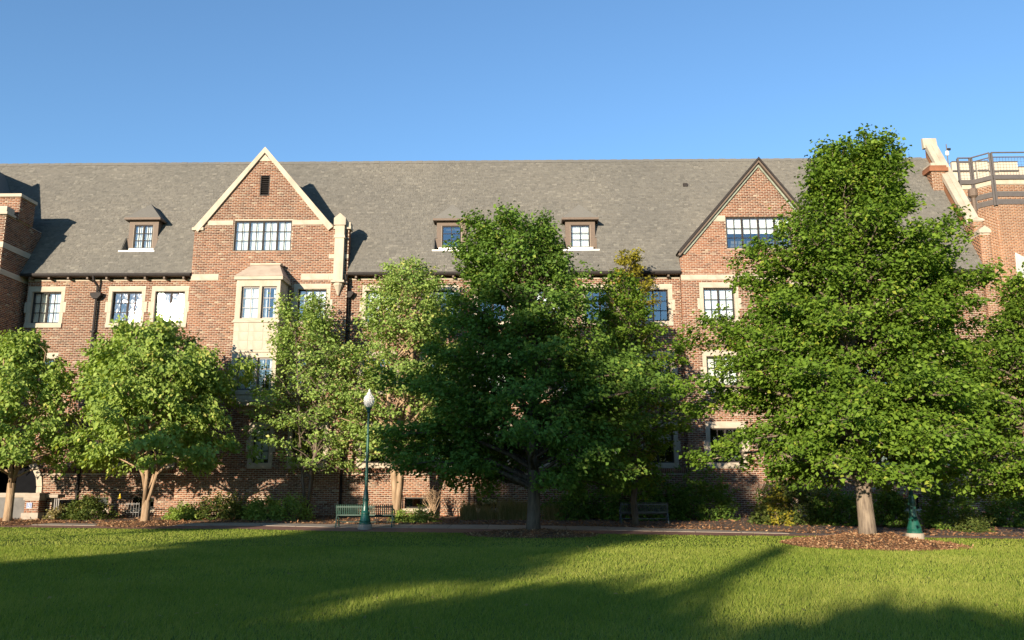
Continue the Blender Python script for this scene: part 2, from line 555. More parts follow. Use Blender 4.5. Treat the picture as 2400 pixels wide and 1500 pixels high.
hall = empty("brick_hall", (0, D + 4, 0))
tag(hall, "long three-storey red brick hall with steep grey shingle roof across the view", "building")

def bx(name, mat, parent, *a, bevel=0.0):
    return MB().box(*a).build(name, mat, parent, bevel=bevel)

UNIT = {}
def unit_box(mat):
    if mat not in UNIT:
        UNIT[mat] = MB().box(-.5, .5, -.5, .5, -.5, .5).mesh("unit_" + mat, mat)
    return UNIT[mat]
def ubox(name, mat, parent, x0, x1, y0, y1, z0, z1, rot=None):
    o = link(name, unit_box(mat), parent)
    o.location = Vector(o.location) + Vector(((x0 + x1) / 2, (y0 + y1) / 2, (z0 + z1) / 2))
    o.scale = (x1 - x0, y1 - y0, z1 - z0)
    if rot: o.rotation_euler = rot
    return o

PANE_ME = MB().quad((-.5, 0, -.5), (.5, 0, -.5), (.5, 0, .5), (-.5, 0, .5)).mesh("pane", "window_glass")
def pane(parent, x0, x1, y, z0, z1, wob=0.0):
    o = link("pane", PANE_ME, parent)
    o.location = Vector(o.location) + Vector(((x0 + x1) / 2, y, (z0 + z1) / 2))
    o.scale = (x1 - x0, 1, z1 - z0)
    o.rotation_euler = (random.gauss(0, wob), random.gauss(0, wob * 0.3), random.gauss(0, wob))
    return o
# ---- windows: frame is the part; panes, surround stones, sill and blinds its sub-parts
def window(parent, x0, x1, z0, z1, yw, lights=2, cols=2, rows=3, surround=True, blind=None, deep=0.14, name="window",
           mat="bronze_trim", ears=True):
    """opening x0..x1, z0..z1 in a wall whose face is at y = yw"""
    yf = yw + deep
    m = MB()
    fw, mw, tw = 0.065, 0.085, 0.034
    m.box(x0, x1, yf, yf + 0.07, z0, z0 + fw); m.box(x0, x1, yf, yf + 0.07, z1 - fw, z1)
    m.box(x0, x0 + fw, yf + 0.001, yf + 0.069, z0 + fw, z1 - fw); m.box(x1 - fw, x1, yf + 0.001, yf + 0.069, z0 + fw, z1 - fw)
    lw = (x1 - x0 - 2 * fw - (lights - 1) * mw) / lights
    glass = []
    for i in range(lights):
        a = x0 + fw + i * (lw + mw); b = a + lw
        if i: m.box(a - mw, a, yf - 0.004, yf + 0.066, z0 + fw, z1 - fw)
        for c in range(1, cols):
            xc = a + lw * c / cols
            m.box(xc - tw / 2, xc + tw / 2, yf + 0.012, yf + 0.05, z0 + fw, z1 - fw)
        for r_ in range(1, rows):
            zc = z0 + fw + (z1 - z0 - 2 * fw) * r_ / rows
            m.box(a, b, yf + 0.014, yf + 0.048, zc - tw / 2, zc + tw / 2)
        for c in range(cols):
            for r_ in range(rows):
                glass.append((a + lw * c / cols, a + lw * (c + 1) / cols, z0 + fw + (z1 - z0 - 2 * fw) * r_ / rows, z0 + fw + (z1 - z0 - 2 * fw) * (r_ + 1) / rows))
    w = m.build(name, mat, parent)
    for a, b, c, d in glass:
        pane(w, a + 0.002, b - 0.002, yf + 0.03, c + 0.002, d - 0.002, 0.0035)
    # lining of the opening
    l = MB()
    ln = 0.02
    l.box(x0 - ln, x0, yw + 0.004, yf + 0.5, z0, z1); l.box(x1, x1 + ln, yw + 0.004, yf + 0.5, z0, z1)
    l.box(x0 - ln, x1 + ln, yw + 0.004, yf + 0.5, z1, z1 + ln); l.box(x0 - ln, x1 + ln, yw + 0.004, yf + 0.5, z0 - ln, z0)
    l.build("lining", "stone" if surround else "mortar", w)
    if blind:
        kind, frac = blind
        zt = z1 - 0.02
        if kind == "blind":
            ubox("blind", "blind", w, x0 + 0.03, x1 - 0.03, yf + 0.14, yf + 0.15, zt - (z1 - z0 - 0.04) * frac, zt)
        else:
            m2 = MB(); n = 18
            for i in range(n):
                xa = x0 + 0.02 + (x1 - x0 - 0.04) * i / n; xb = x0 + 0.02 + (x1 - x0 - 0.04) * (i + 1) / n
                if 0.5 - frac / 2 < 0 or not (abs((i + .5) / n - 0.5) < (1 - frac) / 2):
                    ya = yf + 0.17 + 0.03 * math.sin(i * 2.2); yb = yf + 0.17 + 0.03 * math.sin((i + 1) * 2.2)
                    m2.quad((xa, ya, z0 + 0.03), (xb, yb, z0 + 0.03), (xb, yb, zt), (xa, ya, zt))
            m2.build("curtain", "curtain", w)
    if surround:
        s = 0.20; pr = 0.022
        ubox("lintel", "stone", w, x0 - s, x1 + s, yw - pr, yw + 0.13, z1 + ln, z1 + ln + 0.24)
        ubox("sill", "stone", w, x0 - s, x1 + s, yw - pr - 0.05, yw + 0.13, z0 - ln - 0.22, z0 - ln)
        h = (z1 - z0 + 2 * ln) / 3
        for sx in (0, 1):
            for k in range(3):
                wd = s + (0.11 if (k == 1 and ears) else 0)
                a, b = (x0 - ln - wd + ln, x0 - ln) if sx == 0 else (x1 + ln, x1 + ln + wd - ln)
                ubox("jamb_stone", "stone", w, a, b, yw - pr + 0.003 * (k % 2), yw + 0.13, z0 - ln + h * k + 0.003, z0 - ln + h * (k + 1) - 0.003)
    return w

def hole(x0, x1, z0, z1, surround=True):
    s = 0.20 if surround else 0.02
    return (x0 - s, x1 + s, z0 - (0.24 if surround else 0.02), z1 + (0.26 if surround else 0.02))

Z3 = (at(1650, 752, D)[2], at(1650, 678, D)[2])
Z2 = (at(560, 915, D)[2], at(560, 840, D)[2])
Z1 = (at(610, 1085, D)[2], at(610, 1006, D)[2])
WW = 1.44
G1L, G1R = at(453, 590, D - 0.35)[0], at(816, 600, D - 0.35)[0]
G2L, G2R = at(1595, 620, D - 0.3)[0], at(1962, 620, D - 0.3)[0]
Y1, Y2 = D - 0.35, D - 0.30
base_z = 0.10
PLZ = at(600, 1098, D)[2]               # top of the plinth

def wx(px, Y=D): return at(px, 712, Y)[0]

# ---- main front (three stretches between the gables), with its window holes
main_windows = []
def add_main(px0, z, blind, lights=2):
    x = wx(px0); main_windows.append((x, x + WW, z[0], z[1], blind, lights))
B = lambda f: ("blind", f)
Cn = lambda f: ("curtain", f)
for i, (px0, b) in enumerate([(73, B(0.98)), (262, None), (363, Cn(0.7)), (858, B(0.9)), (996, B(0.6)), (1120, None), (1250, B(0.7)), (1372, None), (1497, None), (2000, B(0.5)), (2130, None)]):
    add_main(px0, Z3, b)
    add_main(px0, Z2, [None, B(0.4), Cn(0.8)][i % 3])
    if px0 not in (73,): add_main(px0, Z1, [Cn(0.5), None, B(0.5)][i % 3])
stretches = [(XL, G1L), (G1R, G2L), (G2R, XR)]
basement = [(wx(250), 1.0), (wx(352), 1.0), (wx(960), 1.2), (wx(1120), 1.0), (wx(1500), 1.0), (wx(2060), 1.0)]
wall_parts = []
for si, (a, b) in enumerate(stretches):
    wins = [w for w in main_windows if a < w[0] and w[1] < b]
    hs = [hole(w[0], w[1], w[2], w[3]) for w in wins]
    bz = [(x, x + w) for x, w in basement if a < x and x + w < b]
    hs += [(x, x2, 0.55, 1.05) for x, x2 in bz]
    zt = Z_EAVE - 0.16
    W = Wall((0, D, 0), U_X, N_F, [(base_z, a, b), (zt, a, b)], hs)
    wp = W.sheet("wall", "mortar", hall)
    q = W.pieces(CH, BL, JT, 10 + si)
    bw = link("brickwork", W.brick_mesh(q, 0.012, 20 + si), wp); bw["kind"] = "stuff"
    for w in wins:
        window(hall, w[0], w[1], w[2], w[3], D, blind=w[4])
    for x, x2 in bz:
        m = MB()
        m.box(x, x2, D + 0.10, D + 0.16, 0.56, 0.62).box(x, x2, D + 0.10, D + 0.16, 0.99, 1.05).box(x, x + .05, D + 0.101, D + 0.159, 0.62, 0.99).box(x2 - .05, x2, D + 0.101, D + 0.159, 0.62, 0.99)
        wv = m.build("basement_window", "bronze_trim", hall)
        pane(wv, x + 0.05, x2 - 0.05, D + 0.13, 0.62, 0.99)
        ubox("sill", "stone", wv, x - 0.1, x2 + 0.1, D - 0.06, D + 0.1, 0.42, 0.545)
    # plinth, frieze under the eave
    if si != 0:
        ubox("frieze", "stone", hall, a + 0.02, b - 0.02, D - 0.03, D + 0.1, zt - 0.10, zt)
    else:
        ubox("frieze", "stone", hall, a + 0.02, b - 0.02, D - 0.03, D + 0.1, zt - 0.10, zt - 0.002)
    Wp = Wall((0, D - 0.09, 0), U_X, N_F, [(base_z, a, b), (PLZ - 0.22, a, b)], [(h[0] - 0.1, h[1] + 0.1, 0.4, 1.15) for h in hs if h[3] < 1.2] + [h for h in hs if h[2] < PLZ - 0.22 and h[3] > 1.2])
    pl = Wp.sheet("plinth", "mortar", hall)
    q = Wp.pieces(CH, BL, JT, 40 + si)
    bw = link("brickwork", Wp.brick_mesh(q, 0.012, 50 + si), pl); bw["kind"] = "stuff"
    xs = np.arange(a + 0.01, b - 0.09, CH)
    qs = np.stack([xs + JT / 2, xs + CH - JT / 2, np.full(len(xs), PLZ - 0.215), np.full(len(xs), PLZ)], 1)
    so = link("soldier_course", Wp.brick_mesh(qs, 0.03, 60 + si), pl); so["kind"] = "stuff"
    ubox("plinth_bed", "mortar", pl, a, b, D - 0.095, D - 0.005, PLZ - 0.225, PLZ - 0.004)

# ---- gable bays
def gable(xl, xr, yw, apex, kz_l, kz_r, holes, seed, singles=None, singles_at=None, xk=None):
    xm, za = apex
    k = (kz_l + kz_r) / 2
    prof = [(base_z, xl, xr), (k, xl, xr), (k + 0.002, xl, xk or xr), (za, xm, xm)]
    W = Wall((0, yw, 0), U_X, N_F, prof, holes)
    wp = W.sheet("wall", "mortar", hall)
    q = W.pieces(CH, BL, JT, seed)
    if singles:
        c = np.stack([(q[:, 0] + q[:, 1]) / 2, (q[:, 2] + q[:, 3]) / 2], 1)
        full = (q[:, 1] - q[:, 0]) > BL * 0.8
        dd = np.hypot(c[:, 0] - singles_at[0], c[:, 1] - singles_at[1]) + (~full) * 100
        idx = np.argsort(dd)[:singles]
        for i in idx:
            a, b, lo, hi = q[i]
            ubox("brick", "brick", wp, a, b, yw - 0.012 - abs(random.gauss(0, 0.002)), yw + 0.02, lo, hi)
        q = np.delete(q, idx, 0)
    bw = link("brickwork", W.brick_mesh(q, 0.012, seed + 1), wp); bw["kind"] = "stuff"
    # returns at both sides
    for x, s in ((xl, -1), (xr, 1)):
        m = MB().box(min(x, x + s * -0.3), max(x, x + s * -0.3), yw + 0.004, D + 0.02, base_z, k)
        rt = m.build("return_wall", "mortar", hall)
        Wr = Wall((x, yw if s > 0 else D, 0), (0, 1 if s > 0 else -1, 0), (s, 0, 0), [(base_z, 0.0, D - yw), (k, 0.0, D - yw)])
        qq = Wr.pieces(CH, BL, JT, seed + 5)
        b2 = link("brickwork", Wr.brick_mesh(qq, 0.012, seed + 6), rt); b2["kind"] = "stuff"
    return wp

Z_G1W = (at(615, 588, Y1)[2], at(615, 517, Y1)[2]); X_G1W = (at(549, 550, Y1)[0], at(683, 550, Y1)[0])
ap1 = at(622, 362, Y1); kn1 = at(470, 535, Y1)[2]
g1w = [(at(697, 712, Y1)[0], at(764, 712, Y1)[0])]
X_BAYL, X_BAYR = at(553, 690, D - 1.65)[0], at(656, 690, D - 1.65)[0]
ZB0, ZB1 = at(590, 935, D - 1.65)[2], at(590, 653, D - 1.65)[2]
VENT = (at(612, 435, Y1)[0], at(630, 435, Y1)[0], at(620, 457, Y1)[2], at(620, 413, Y1)[2])
h1 = [hole(*X_G1W, *Z_G1W, False), hole(*g1w[0], *Z3), (X_BAYL - 0.0, X_BAYR + 0.0, ZB0, ZB1), hole(*g1w[0], *Z2), (VENT[0], VENT[1], VENT[2], VENT[3])]
W1a = (at(592, 1045, Y1)[0], at(630, 1045, Y1)[0]); W1b = (at(684, 1045, Y1)[0], at(758, 1045, Y1)[0])
h1 += [hole(*W1a, *Z1), hole(*W1b, *Z1)]
gable(G1L, G1R, Y1, (ap1[0], ap1[2]), kn1, kn1, h1, 100, xk=at(786, 532, Y1)[0])
window(hall, *X_G1W, *Z_G1W, Y1, lights=4, surround=False, blind=B(1.0), deep=0.07, mat="bronze_trim")
window(hall, *g1w[0], *Z3, Y1, blind=B(0.8)); window(hall, *g1w[0], *Z2, Y1, blind=None)
window(hall, *W1a, *Z1, Y1, lights=1, blind=B(0.9)); window(hall, *W1b, *Z1, Y1, blind=None)
v = MB()
for k in range(9):
    z = VENT[2] + (VENT[3] - VENT[2]) * (k + 0.5) / 9
    v.bar((VENT[0], Y1 + 0.05, z), (VENT[1], Y1 + 0.05, z), 0.09, 0.02, up=(0, -0.6, 0.8))
vo = v.build("louvre", "bronze_trim", hall)
bx("louvre_back", "recess_shade", vo, VENT[0], VENT[1], Y1 + 0.12, Y1 + 0.14, VENT[2], VENT[3])
vf = MB()
vf.box(VENT[0] - .04, VENT[0], Y1 - 0.02, Y1 + .12, VENT[2] - .04, VENT[3] + .04).box(VENT[1], VENT[1] + .04, Y1 - 0.02, Y1 + .12, VENT[2] - .04, VENT[3] + .04)
vf.box(VENT[0], VENT[1], Y1 - 0.019, Y1 + .12, VENT[3], VENT[3] + .04).box(VENT[0], VENT[1], Y1 - 0.019, Y1 + .12, VENT[2] - .04, VENT[2])
vf.build("louvre_frame", "bronze_trim", vo)

def rake(p_top, p_bot, th, y0, y1):
    """sloping coping beam: top edge from p_top to p_bot, th measured down along the normal"""
    a = np.array(p_top); b = np.array(p_bot); d = (b - a) / np.linalg.norm(b - a)
    n = np.array([d[1], -d[0]]);
    if n[1] > 0: n = -n
    return [(a[0], a[1]), (b[0], b[1]), (b[0] + n[0] * th, b[1] + n[1] * th), (a[0], a[1] + n[1] * th * (1 / max(0.2, abs(n[1]))) * 1.0)]
def beam(poly, y0, y1, name, mat, parent, bevel=0.0):
    return MB().prism([(x, y0, z) for x, z in poly], (0, y1 - y0, 0)).build(name, mat, parent, bevel=bevel)

# gable one: stone coping, apex stone, kneelers, stripes, buttress with gablet
A1 = at(623, 346, Y1); KL = at(455, 536, Y1); KR = at(782, 532, Y1)
beam(rake((A1[0], A1[2]), (KL[0], KL[2]), 0.31, 0, 0), Y1 - 0.12, Y1 + 0.42, "coping", "stone", hall)
beam(rake((A1[0] + 0.002, A1[2]), (KR[0], KR[2]), 0.31, 0, 0), Y1 - 0.118, Y1 + 0.418, "coping", "stone", hall)
ubox("kneeler", "stone", hall, G1L - 0.12, G1L + 0.45, Y1 - 0.10, Y1 + 0.42, kn1 - 0.12, kn1 + 0.02)
ubox("kneeler", "stone", hall, G1R - 0.75, G1R + 0.10, Y1 - 0.10, Y1 + 0.42, kn1 - 0.10, kn1 + 0.06)
ubox("kneeler", "stone", hall, G1R - 0.30, G1R + 0.08, Y1 - 0.09, Y1 + 0.40, kn1 + 0.06, kn1 + 0.24)
at1 = at(622, 378, Y1)[2]
hw = (A1[2] - 0.36 - at1) * 0.80
MB().prism([(A1[0] - hw, Y1 - 0.03, at1), (A1[0] + hw, Y1 - 0.03, at1), (A1[0], Y1 - 0.03, A1[2] - 0.36)], (0, 0.06, 0)).build("apex_stone", "stone", hall)
zs0, zs1 = at(700, 527, Y1)[2], at(700, 516, Y1)[2]
for a, b in ((488, 547), (685, 757)):
    ubox("stripe_stone", "stone", hall, at(a, 521, Y1)[0], at(b, 521, Y1)[0], Y1 - 0.028, Y1 + 0.03, zs0, zs1)
zb0, zb1 = at(500, 657, Y1)[2], at(500, 643, Y1)[2]
xa = G1L + 0.0
while xa < G1R - 0.8:
    xb = min(xa + 1.35, G1R - 0.65)
    if xb < X_BAYL - 0.1 or xa > X_BAYR + 0.1:
        ubox("belt_stone", "stone", hall, xa + 0.003, xb - 0.003, Y1 - 0.03, Y1 + 0.03, zb0, zb1)
    xa = xb + 0.0001
    if xb >= G1R - 0.66: break
bu0, bu1 = at(783, 600, Y1 - .25)[0], at(805, 600, Y1 - .25)[0]
z_top, z_bot = at(794, 512, Y1 - .25)[2], at(794, 662, Y1 - .25)[2]
bt = bx("buttress", "stone", hall, bu0, bu1, Y1 - 0.28, Y1 + 0.2, z_bot, z_top)
bc = (bu0 + bu1) / 2
MB().prism([(bu0 - 0.06, Y1 - 0.34, z_top - 0.35), (bu1 + 0.06, Y1 - 0.34, z_top - 0.35), (bu1 + 0.06, Y1 - 0.34, z_top), (bc, Y1 - 0.34, z_top + 0.26), (bu0 - 0.06, Y1 - 0.34, z_top)], (0, 0.6, 0)).build("gablet", "stone", bt)
MB().prism([(bu0 - 0.05, Y1 - 0.32, z_top - 1.0), (bu1 + 0.05, Y1 - 0.32, z_top - 1.0), (bu1 + 0.02, Y1 - 0.32, z_top - 0.84), (bu0 - 0.02, Y1 - 0.32, z_top - 0.84)], (0, 0.5, 0)).build("weathering", "stone", bt)
MB().lathe((bc, Y1 - 0.06, z_bot), [(0.02, -0.62), (0.06, -0.58), (0.10, -0.42), (0.20, -0.2), (0.25, -0.12), (0.25, 0.0)], 10).build("corbel", "stone", bt)
ubox("corbel_cap", "stone", bt, bu0 - 0.09, bu1 + 0.09, Y1 - 0.36, Y1 + 0.01, z_bot - 0.001, z_bot + 0.10)
for k, z in enumerate((at(780, 606, Y1)[2],)):
    ubox("quoin_stone", "stone", hall, bu0 - 0.32, bu0 - 0.001, Y1 - 0.026, Y1 + 0.03, z, z + 0.22)
    ubox("quoin_stone", "stone", hall, bu1 + 0.001, G1R + 0.014, Y1 - 0.026, Y1 + 0.03, z, z + 0.22)

# stone bay window
YB = D - 1.65
bay_mat = "stone"
bay = empty("bay_window", ((X_BAYL + X_BAYR) / 2, YB, ZB0)); bay.parent = hall; bay.location = Vector(bay.location) - Vector(hall.location)
def bay_world(o): return o
wz3 = (at(590, 746, YB)[2], at(590, 671, YB)[2]); wz2 = (at(575, 914, YB)[2], at(575, 838, YB)[2])
bwx = [(at(564, 710, YB)[0], at(606, 710, YB)[0]), (at(612, 710, YB)[0], at(647, 710, YB)[0])]
bh = [(a - .02, b + .02, z[0] - .02, z[1] + .02) for a, b in bwx for z in (wz3, wz2)]
WBay = Wall((0, YB, 0), U_X, N_F, [(ZB0, X_BAYL, X_BAYR), (ZB1, X_BAYL, X_BAYR)], bh)
bf = WBay.sheet("bay_front", bay_mat, bay)
m = MB().box(X_BAYR - 0.12, X_BAYR, YB + 0.001, Y1 + 0.01, ZB0, ZB1).box(X_BAYL, X_BAYL + 0.12, YB + 0.001, Y1 + 0.01, ZB0, ZB1)
m.build("bay_side", bay_mat, bay)
for z in (wz3, wz2):
    for i, (a, b) in enumerate(bwx):
        window(bay, a, b, z[0], z[1], YB, lights=1, surround=False, blind=(Cn(0.5) if i else B(0.95)), deep=0.12, mat="steel_trim")
# stone blocks and ledges on the bay
zq0, zq1 = wz2[1] + 0.37, wz3[0] - 0.21
for rr_ in range(3):
    for cc_ in range(3):
        dxb = (X_BAYR - X_BAYL) / 3
        ubox("bay_block", bay_mat, bay, X_BAYL + dxb * cc_ + 0.006, X_BAYL + dxb * (cc_ + 1) - 0.006, YB - 0.012, YB + 0.02, zq0 + (zq1 - zq0) * rr_ / 3 + 0.006, zq0 + (zq1 - zq0) * (rr_ + 1) / 3 - 0.006)

for zz in (wz3[0] - 0.14, wz2[1] + 0.3, wz2[0] - 0.14):
    ubox("ledge", bay_mat, bay, X_BAYL - 0.05, X_BAYR + 0.05, YB - 0.05, Y1, zz - 0.06, zz + 0.06)
ubox("bay_cornice", bay_mat, bay, X_BAYL - 0.10, X_BAYR + 0.12, YB - 0.10, Y1 + 0.01, ZB1 - 0.06, ZB1 + 0.10)
zrt = at(600, 627, Y1)[2]
o_ = [(X_BAYL - 0.12, YB - 0.12, ZB1 + 0.10), (X_BAYR + 0.14, YB - 0.12, ZB1 + 0.10), (X_BAYR + 0.14, Y1, ZB1 + 0.10), (X_BAYL - 0.12, Y1, ZB1 + 0.10)]
t_ = [(X_BAYL + 0.35, Y1 - 0.45, zrt), (X_BAYR - 0.35, Y1 - 0.45, zrt), (X_BAYR - 0.35, Y1, zrt), (X_BAYL + 0.35, Y1, zrt)]
m = MB(); m.quad(*o_).quad(*t_)
for i in range(4): m.quad(o_[i], o_[(i + 1) % 4], t_[(i + 1) % 4], t_[i])
m.build("bay_roof", "stone_roof", bay)
ubox("bay_roof_flashing", bay_mat, bay, X_BAYL + 0.3, X_BAYR - 0.3, Y1 - 0.5, Y1 - 0.003, zrt + 0.001, zrt + 0.09)
zc = ZB0
for k, (dx, h0, h1_) in enumerate(((0.08, -0.14, 0.0), (0.0, -0.30, -0.14), (-0.16, -0.50, -0.30), (-0.34, -0.66, -0.50))):
    ubox("bay_corbel", bay_mat, bay, X_BAYL - dx, X_BAYR + dx, YB - dx + (0.25 * k if k > 1 else 0), Y1 + 0.01, zc + h0, zc + h1_ - 0.002)

# gable two: dark bargeboards, copper flashing, stripes, attic window
Z_G2W = (at(1760, 582, Y2)[2], at(1760, 508, Y2)[2]); X_G2W = (at(1702, 545, Y2)[0], at(1856, 545, Y2)[0])
ap2 = at(1778, 378, Y2); kn2 = at(1700, 601, Y2)[2]
g2w = [(at(1650, 712, Y2)[0], at(1722, 712, Y2)[0]), (at(1838, 712, Y2)[0], at(1910, 712, Y2)[0])]
h2 = [hole(*X_G2W, *Z_G2W, False)] + [hole(*w, *z) for w in g2w for z in (Z3, Z2, Z1)]
gable(G2L, G2R, Y2, (ap2[0], ap2[2]), kn2, kn2, h2, 200, singles=300, singles_at=(at(1665, 560, Y2)[0], at(1665, 575, Y2)[2]))
window(hall, *X_G2W, *Z_G2W, Y2, lights=4, surround=False, blind=B(0.5), deep=0.08)
for i, w in enumerate(g2w):
    window(hall, *w, *Z3, Y2, blind=B(1.0)); window(hall, *w, *Z2, Y2, blind=B(0.9)); window(hall, *w, *Z1, Y2, blind=None)
A2 = at(1778, 367, Y2 - .25); EL = at(1589, 588, Y2 - .25); ER = at(1967, 588, Y2 - .25)
for e, dx in ((EL, 0), (ER, 0.002)):
    pl = rake((A2[0] + dx, A2[2]), (e[0], e[2]), 0.13, 0, 0)
    bo = beam(pl, Y2 - 0.27, Y2 - 0.20, "bargeboard", "bronze_trim", hall)
    pl2 = rake((A2[0] + dx, A2[2] - 0.16), (e[0], e[2] - 0.16), 0.12, 0, 0)
    beam(pl2, Y2 - 0.22, Y2 + 0.05, "soffit_board", "brown_wood", bo)
    pl3 = rake((A2[0] + dx, A2[2] - 0.34), (e[0] + (0.25 if dx == 0 else -0.25), e[2] - 0.06), 0.12, 0, 0)
    beam(pl3, Y2 - 0.10, Y2 + 0.03, "flashing", "copper_green", bo)
at2 = at(1778, 395, Y2)[2]; top2 = at(1778, 378, Y2)[2] - 0.12
hw2 = (top2 - at2) * 0.82 + .08
MB().prism([(A2[0] - hw2, Y2 - 0.03, at2), (A2[0] + hw2, Y2 - 0.03, at2), (A2[0], Y2 - 0.03, top2 + .1)], (0, 0.06, 0)).build("apex_stone", "stone", hall)
zs0, zs1 = at(1680, 519, Y2)[2], at(1680, 506, Y2)[2]
ubox("stripe_stone", "stone", hall, at(1661, 512, Y2)[0], X_G2W[0] - 0.03, Y2 - 0.028, Y2 + 0.03, zs0, zs1)
ubox("stripe_stone", "stone", hall, X_G2W[1] + 0.03, at(1896, 512, Y2)[0], Y2 - 0.028, Y2 + 0.03, zs0, zs1)
ubox("stripe_stone", "stone", hall, at(1646, 526, Y2)[0], at(1658, 526, Y2)[0], Y2 - 0.028, Y2 + 0.03, zs0 - 0.29, zs0 - 0.002)
zb0, zb1 = at(1650, 656, Y2)[2], at(1650, 644, Y2)[2]
n = 6
for k in range(n):
    a = G2L - 0.012 + (G2R - G2L + 0.024) * k / n; b = G2L - 0.012 + (G2R - G2L + 0.024) * (k + 1) / n
    ubox("belt_stone", "stone", hall, a + 0.002, b - 0.002, Y2 - 0.03, Y2 + 0.03, zb0, zb1)

# ---- roofs
SL = (Z_RIDGE - Z_EAVE) / math.sin(ROOF_P)
class RoofPlane(Wall):
    pass
roof_dorm = []
DW = 1.02
dorm_specs = [(335, 527, 583), (1058, 529, 581), (1360, 527, 580)]
# dormer windows stand part above, part sunk into the slope
for pxc, pyt, pyb in dorm_specs:
    mid = roof_hit(pxc, (pyt + pyb) / 2 + 2)
    roof_dorm.append((mid[0], mid[1], at(pxc, pyb, mid[1])[2], at(pxc, pyt, mid[1])[2]))
def s_of_y(y): return (y - Y_EAVE) / math.cos(ROOF_P)
notches = []
for xc, yd, zb, zt in roof_dorm:
    s_front = (zb - 0.26 - Z_EAVE) / math.sin(ROOF_P)
    notches.append((xc - DW / 2 - 0.34, xc + DW / 2 + 0.34, s_front, s_of_y(yd) + 0.02))
body_cuts = [(xc - DW / 2 - 0.21, xc + DW / 2 + 0.21, s_of_y(yd) + 0.02, s_of_y(yd) + 0.55) for xc, yd, zb, zt in roof_dorm]
notches += body_cuts + [(G1L - 0.0, G1R + 0.0, -0.001, s_of_y(Y1 + 0.5)), (G2L, G2R, -0.001, s_of_y(Y2 + 0.45))]
E_IN = Vector((0, math.cos(ROOF_P), math.sin(ROOF_P)))
NR = np.array([0, -math.sin(ROOF_P), math.cos(ROOF_P)])
x_left_eave = at(50, 640, Y_EAVE)[0]
RW = RoofPlane((0, Y_EAVE, Z_EAVE), U_X, NR, [(0.0, x_left_eave - 14, XR), (SL, x_left_eave - 14, XR)], notches)
RW.V = np.array([0, math.cos(ROOF_P), math.sin(ROOF_P)])
roof = RW.sheet("roof", "shingle", hall)
m = MB()      # back slope and ridge cap, soffit
m.quad((x_left_eave - 14, Y_RIDGE, Z_RIDGE), (XR, Y_RIDGE, Z_RIDGE), (XR, 2 * Y_RIDGE - Y_EAVE, Z_EAVE), (x_left_eave - 14, 2 * Y_RIDGE - Y_EAVE, Z_EAVE))
m.build("back_slope", "shingle", roof)
rcap = MB()
for k, x in enumerate(np.arange(x_left_eave - 14, XR - 0.3, 0.3)):
    zz = Z_RIDGE + 0.03 + 0.012 * (k % 2) + 0.01 * random.random()
    rcap.prism([(x, Y_RIDGE - 0.13, zz - 0.20), (x, Y_RIDGE, zz), (x, Y_RIDGE + 0.13, zz - 0.20)], (0.33, 0, 0))
rc = rcap.build("ridge_cap", "shingle", roof); rc["kind"] = "stuff"
m = MB()
for xa_, xb_ in ((XL - 2.0, G1L - 0.01), (G1R + 0.01, G2L - 0.01), (G2R + 0.01, XR)):
    m.box(xa_, xb_, Y_EAVE + 0.06, D + 0.3, Z_EAVE - 0.10, Z_EAVE - 0.06)
m.build("soffit", "brown_wood", roof)
# shingle courses
EXPO = 0.122
r5 = np.random.default_rng(55)
rows = []
for c in range(int(SL / EXPO)):
    s0 = c * EXPO
    for p, q in RW.cut(x_left_eave - 6, XR, s0 + EXPO / 2):
        x = p - r5.random() * 0.3
        ws = r5.choice([0.08, 0.12, 0.16, 0.20, 0.26], int((q - p) / 0.08) + 3, p=[.15, .25, .25, .2, .15])
        e = x + np.concatenate([[0], np.cumsum(ws)])
        l = np.maximum(e[:-1], p); h = np.minimum(e[1:], q)
        ok = h - l > 0.02
        l, h = l[ok], h[ok]
        rows.append(np.stack([l, h, np.full(len(l), s0) - r5.choice([0, 0.0, 0.014], len(l)), np.full(len(l), s0 + EXPO * 1.12), 0.010 + 0.014 * r5.random(len(l))], 1))
sh = np.concatenate(rows)
# pick the 300 that lie open between the dormers as single pieces
c0 = roof_hit(1215, 470)
vis = np.hypot((sh[:, 0] + sh[:, 1]) / 2 - c0[0], (sh[:, 2] - s_of_y(c0[1]))) + ((sh[:, 1] - sh[:, 0]) < 0.12) * 50
pick = np.argsort(vis)[:300]
def shingle_geo(sh):
    n = len(sh)
    P = lambda u, s, o: RW.P0 + u[:, None] * RW.U + s[:, None] * RW.V + o[:, None] * NR
    g = 0.004
    l, h, s0, s1, t = sh[:, 0] + g, sh[:, 1] - g, sh[:, 2], sh[:, 3], sh[:, 4]
    z = np.full(n, 0.002); z2 = np.full(n, 0.003)
    vv = np.stack([P(l, s0, t), P(h, s0, t), P(h, s1, z2), P(l, s1, z2), P(l, s0, z - 0.004), P(h, s0, z - 0.004)], 1).reshape(-1, 3)
    b = (np.arange(n) * 6)[:, None, None]
    f = (b + np.array([[0, 1, 2, 3], [4, 5, 1, 0]])[None]).reshape(-1, 4)
    return vv, f
rest = np.delete(sh, pick, 0)
vv, f = shingle_geo(rest)
so = link("shingles", np_mesh("shingles", vv, f, "shingle", np.repeat(r5.random(len(rest)), 2)), roof); so["kind"] = "stuff"
for i in pick:
    vv, f = shingle_geo(sh[i:i + 1])
    link("shingle", np_mesh("shingle", vv, f, "shingle"), roof)

rvp = roof_hit(1606, 436)
MB().box(rvp[0] - 0.12, rvp[0] + 0.12, rvp[1] - 0.08, rvp[1] + 0.2, rvp[2] - 0.05, rvp[2] + 0.14).build("roof_vent", "bronze_trim", roof)
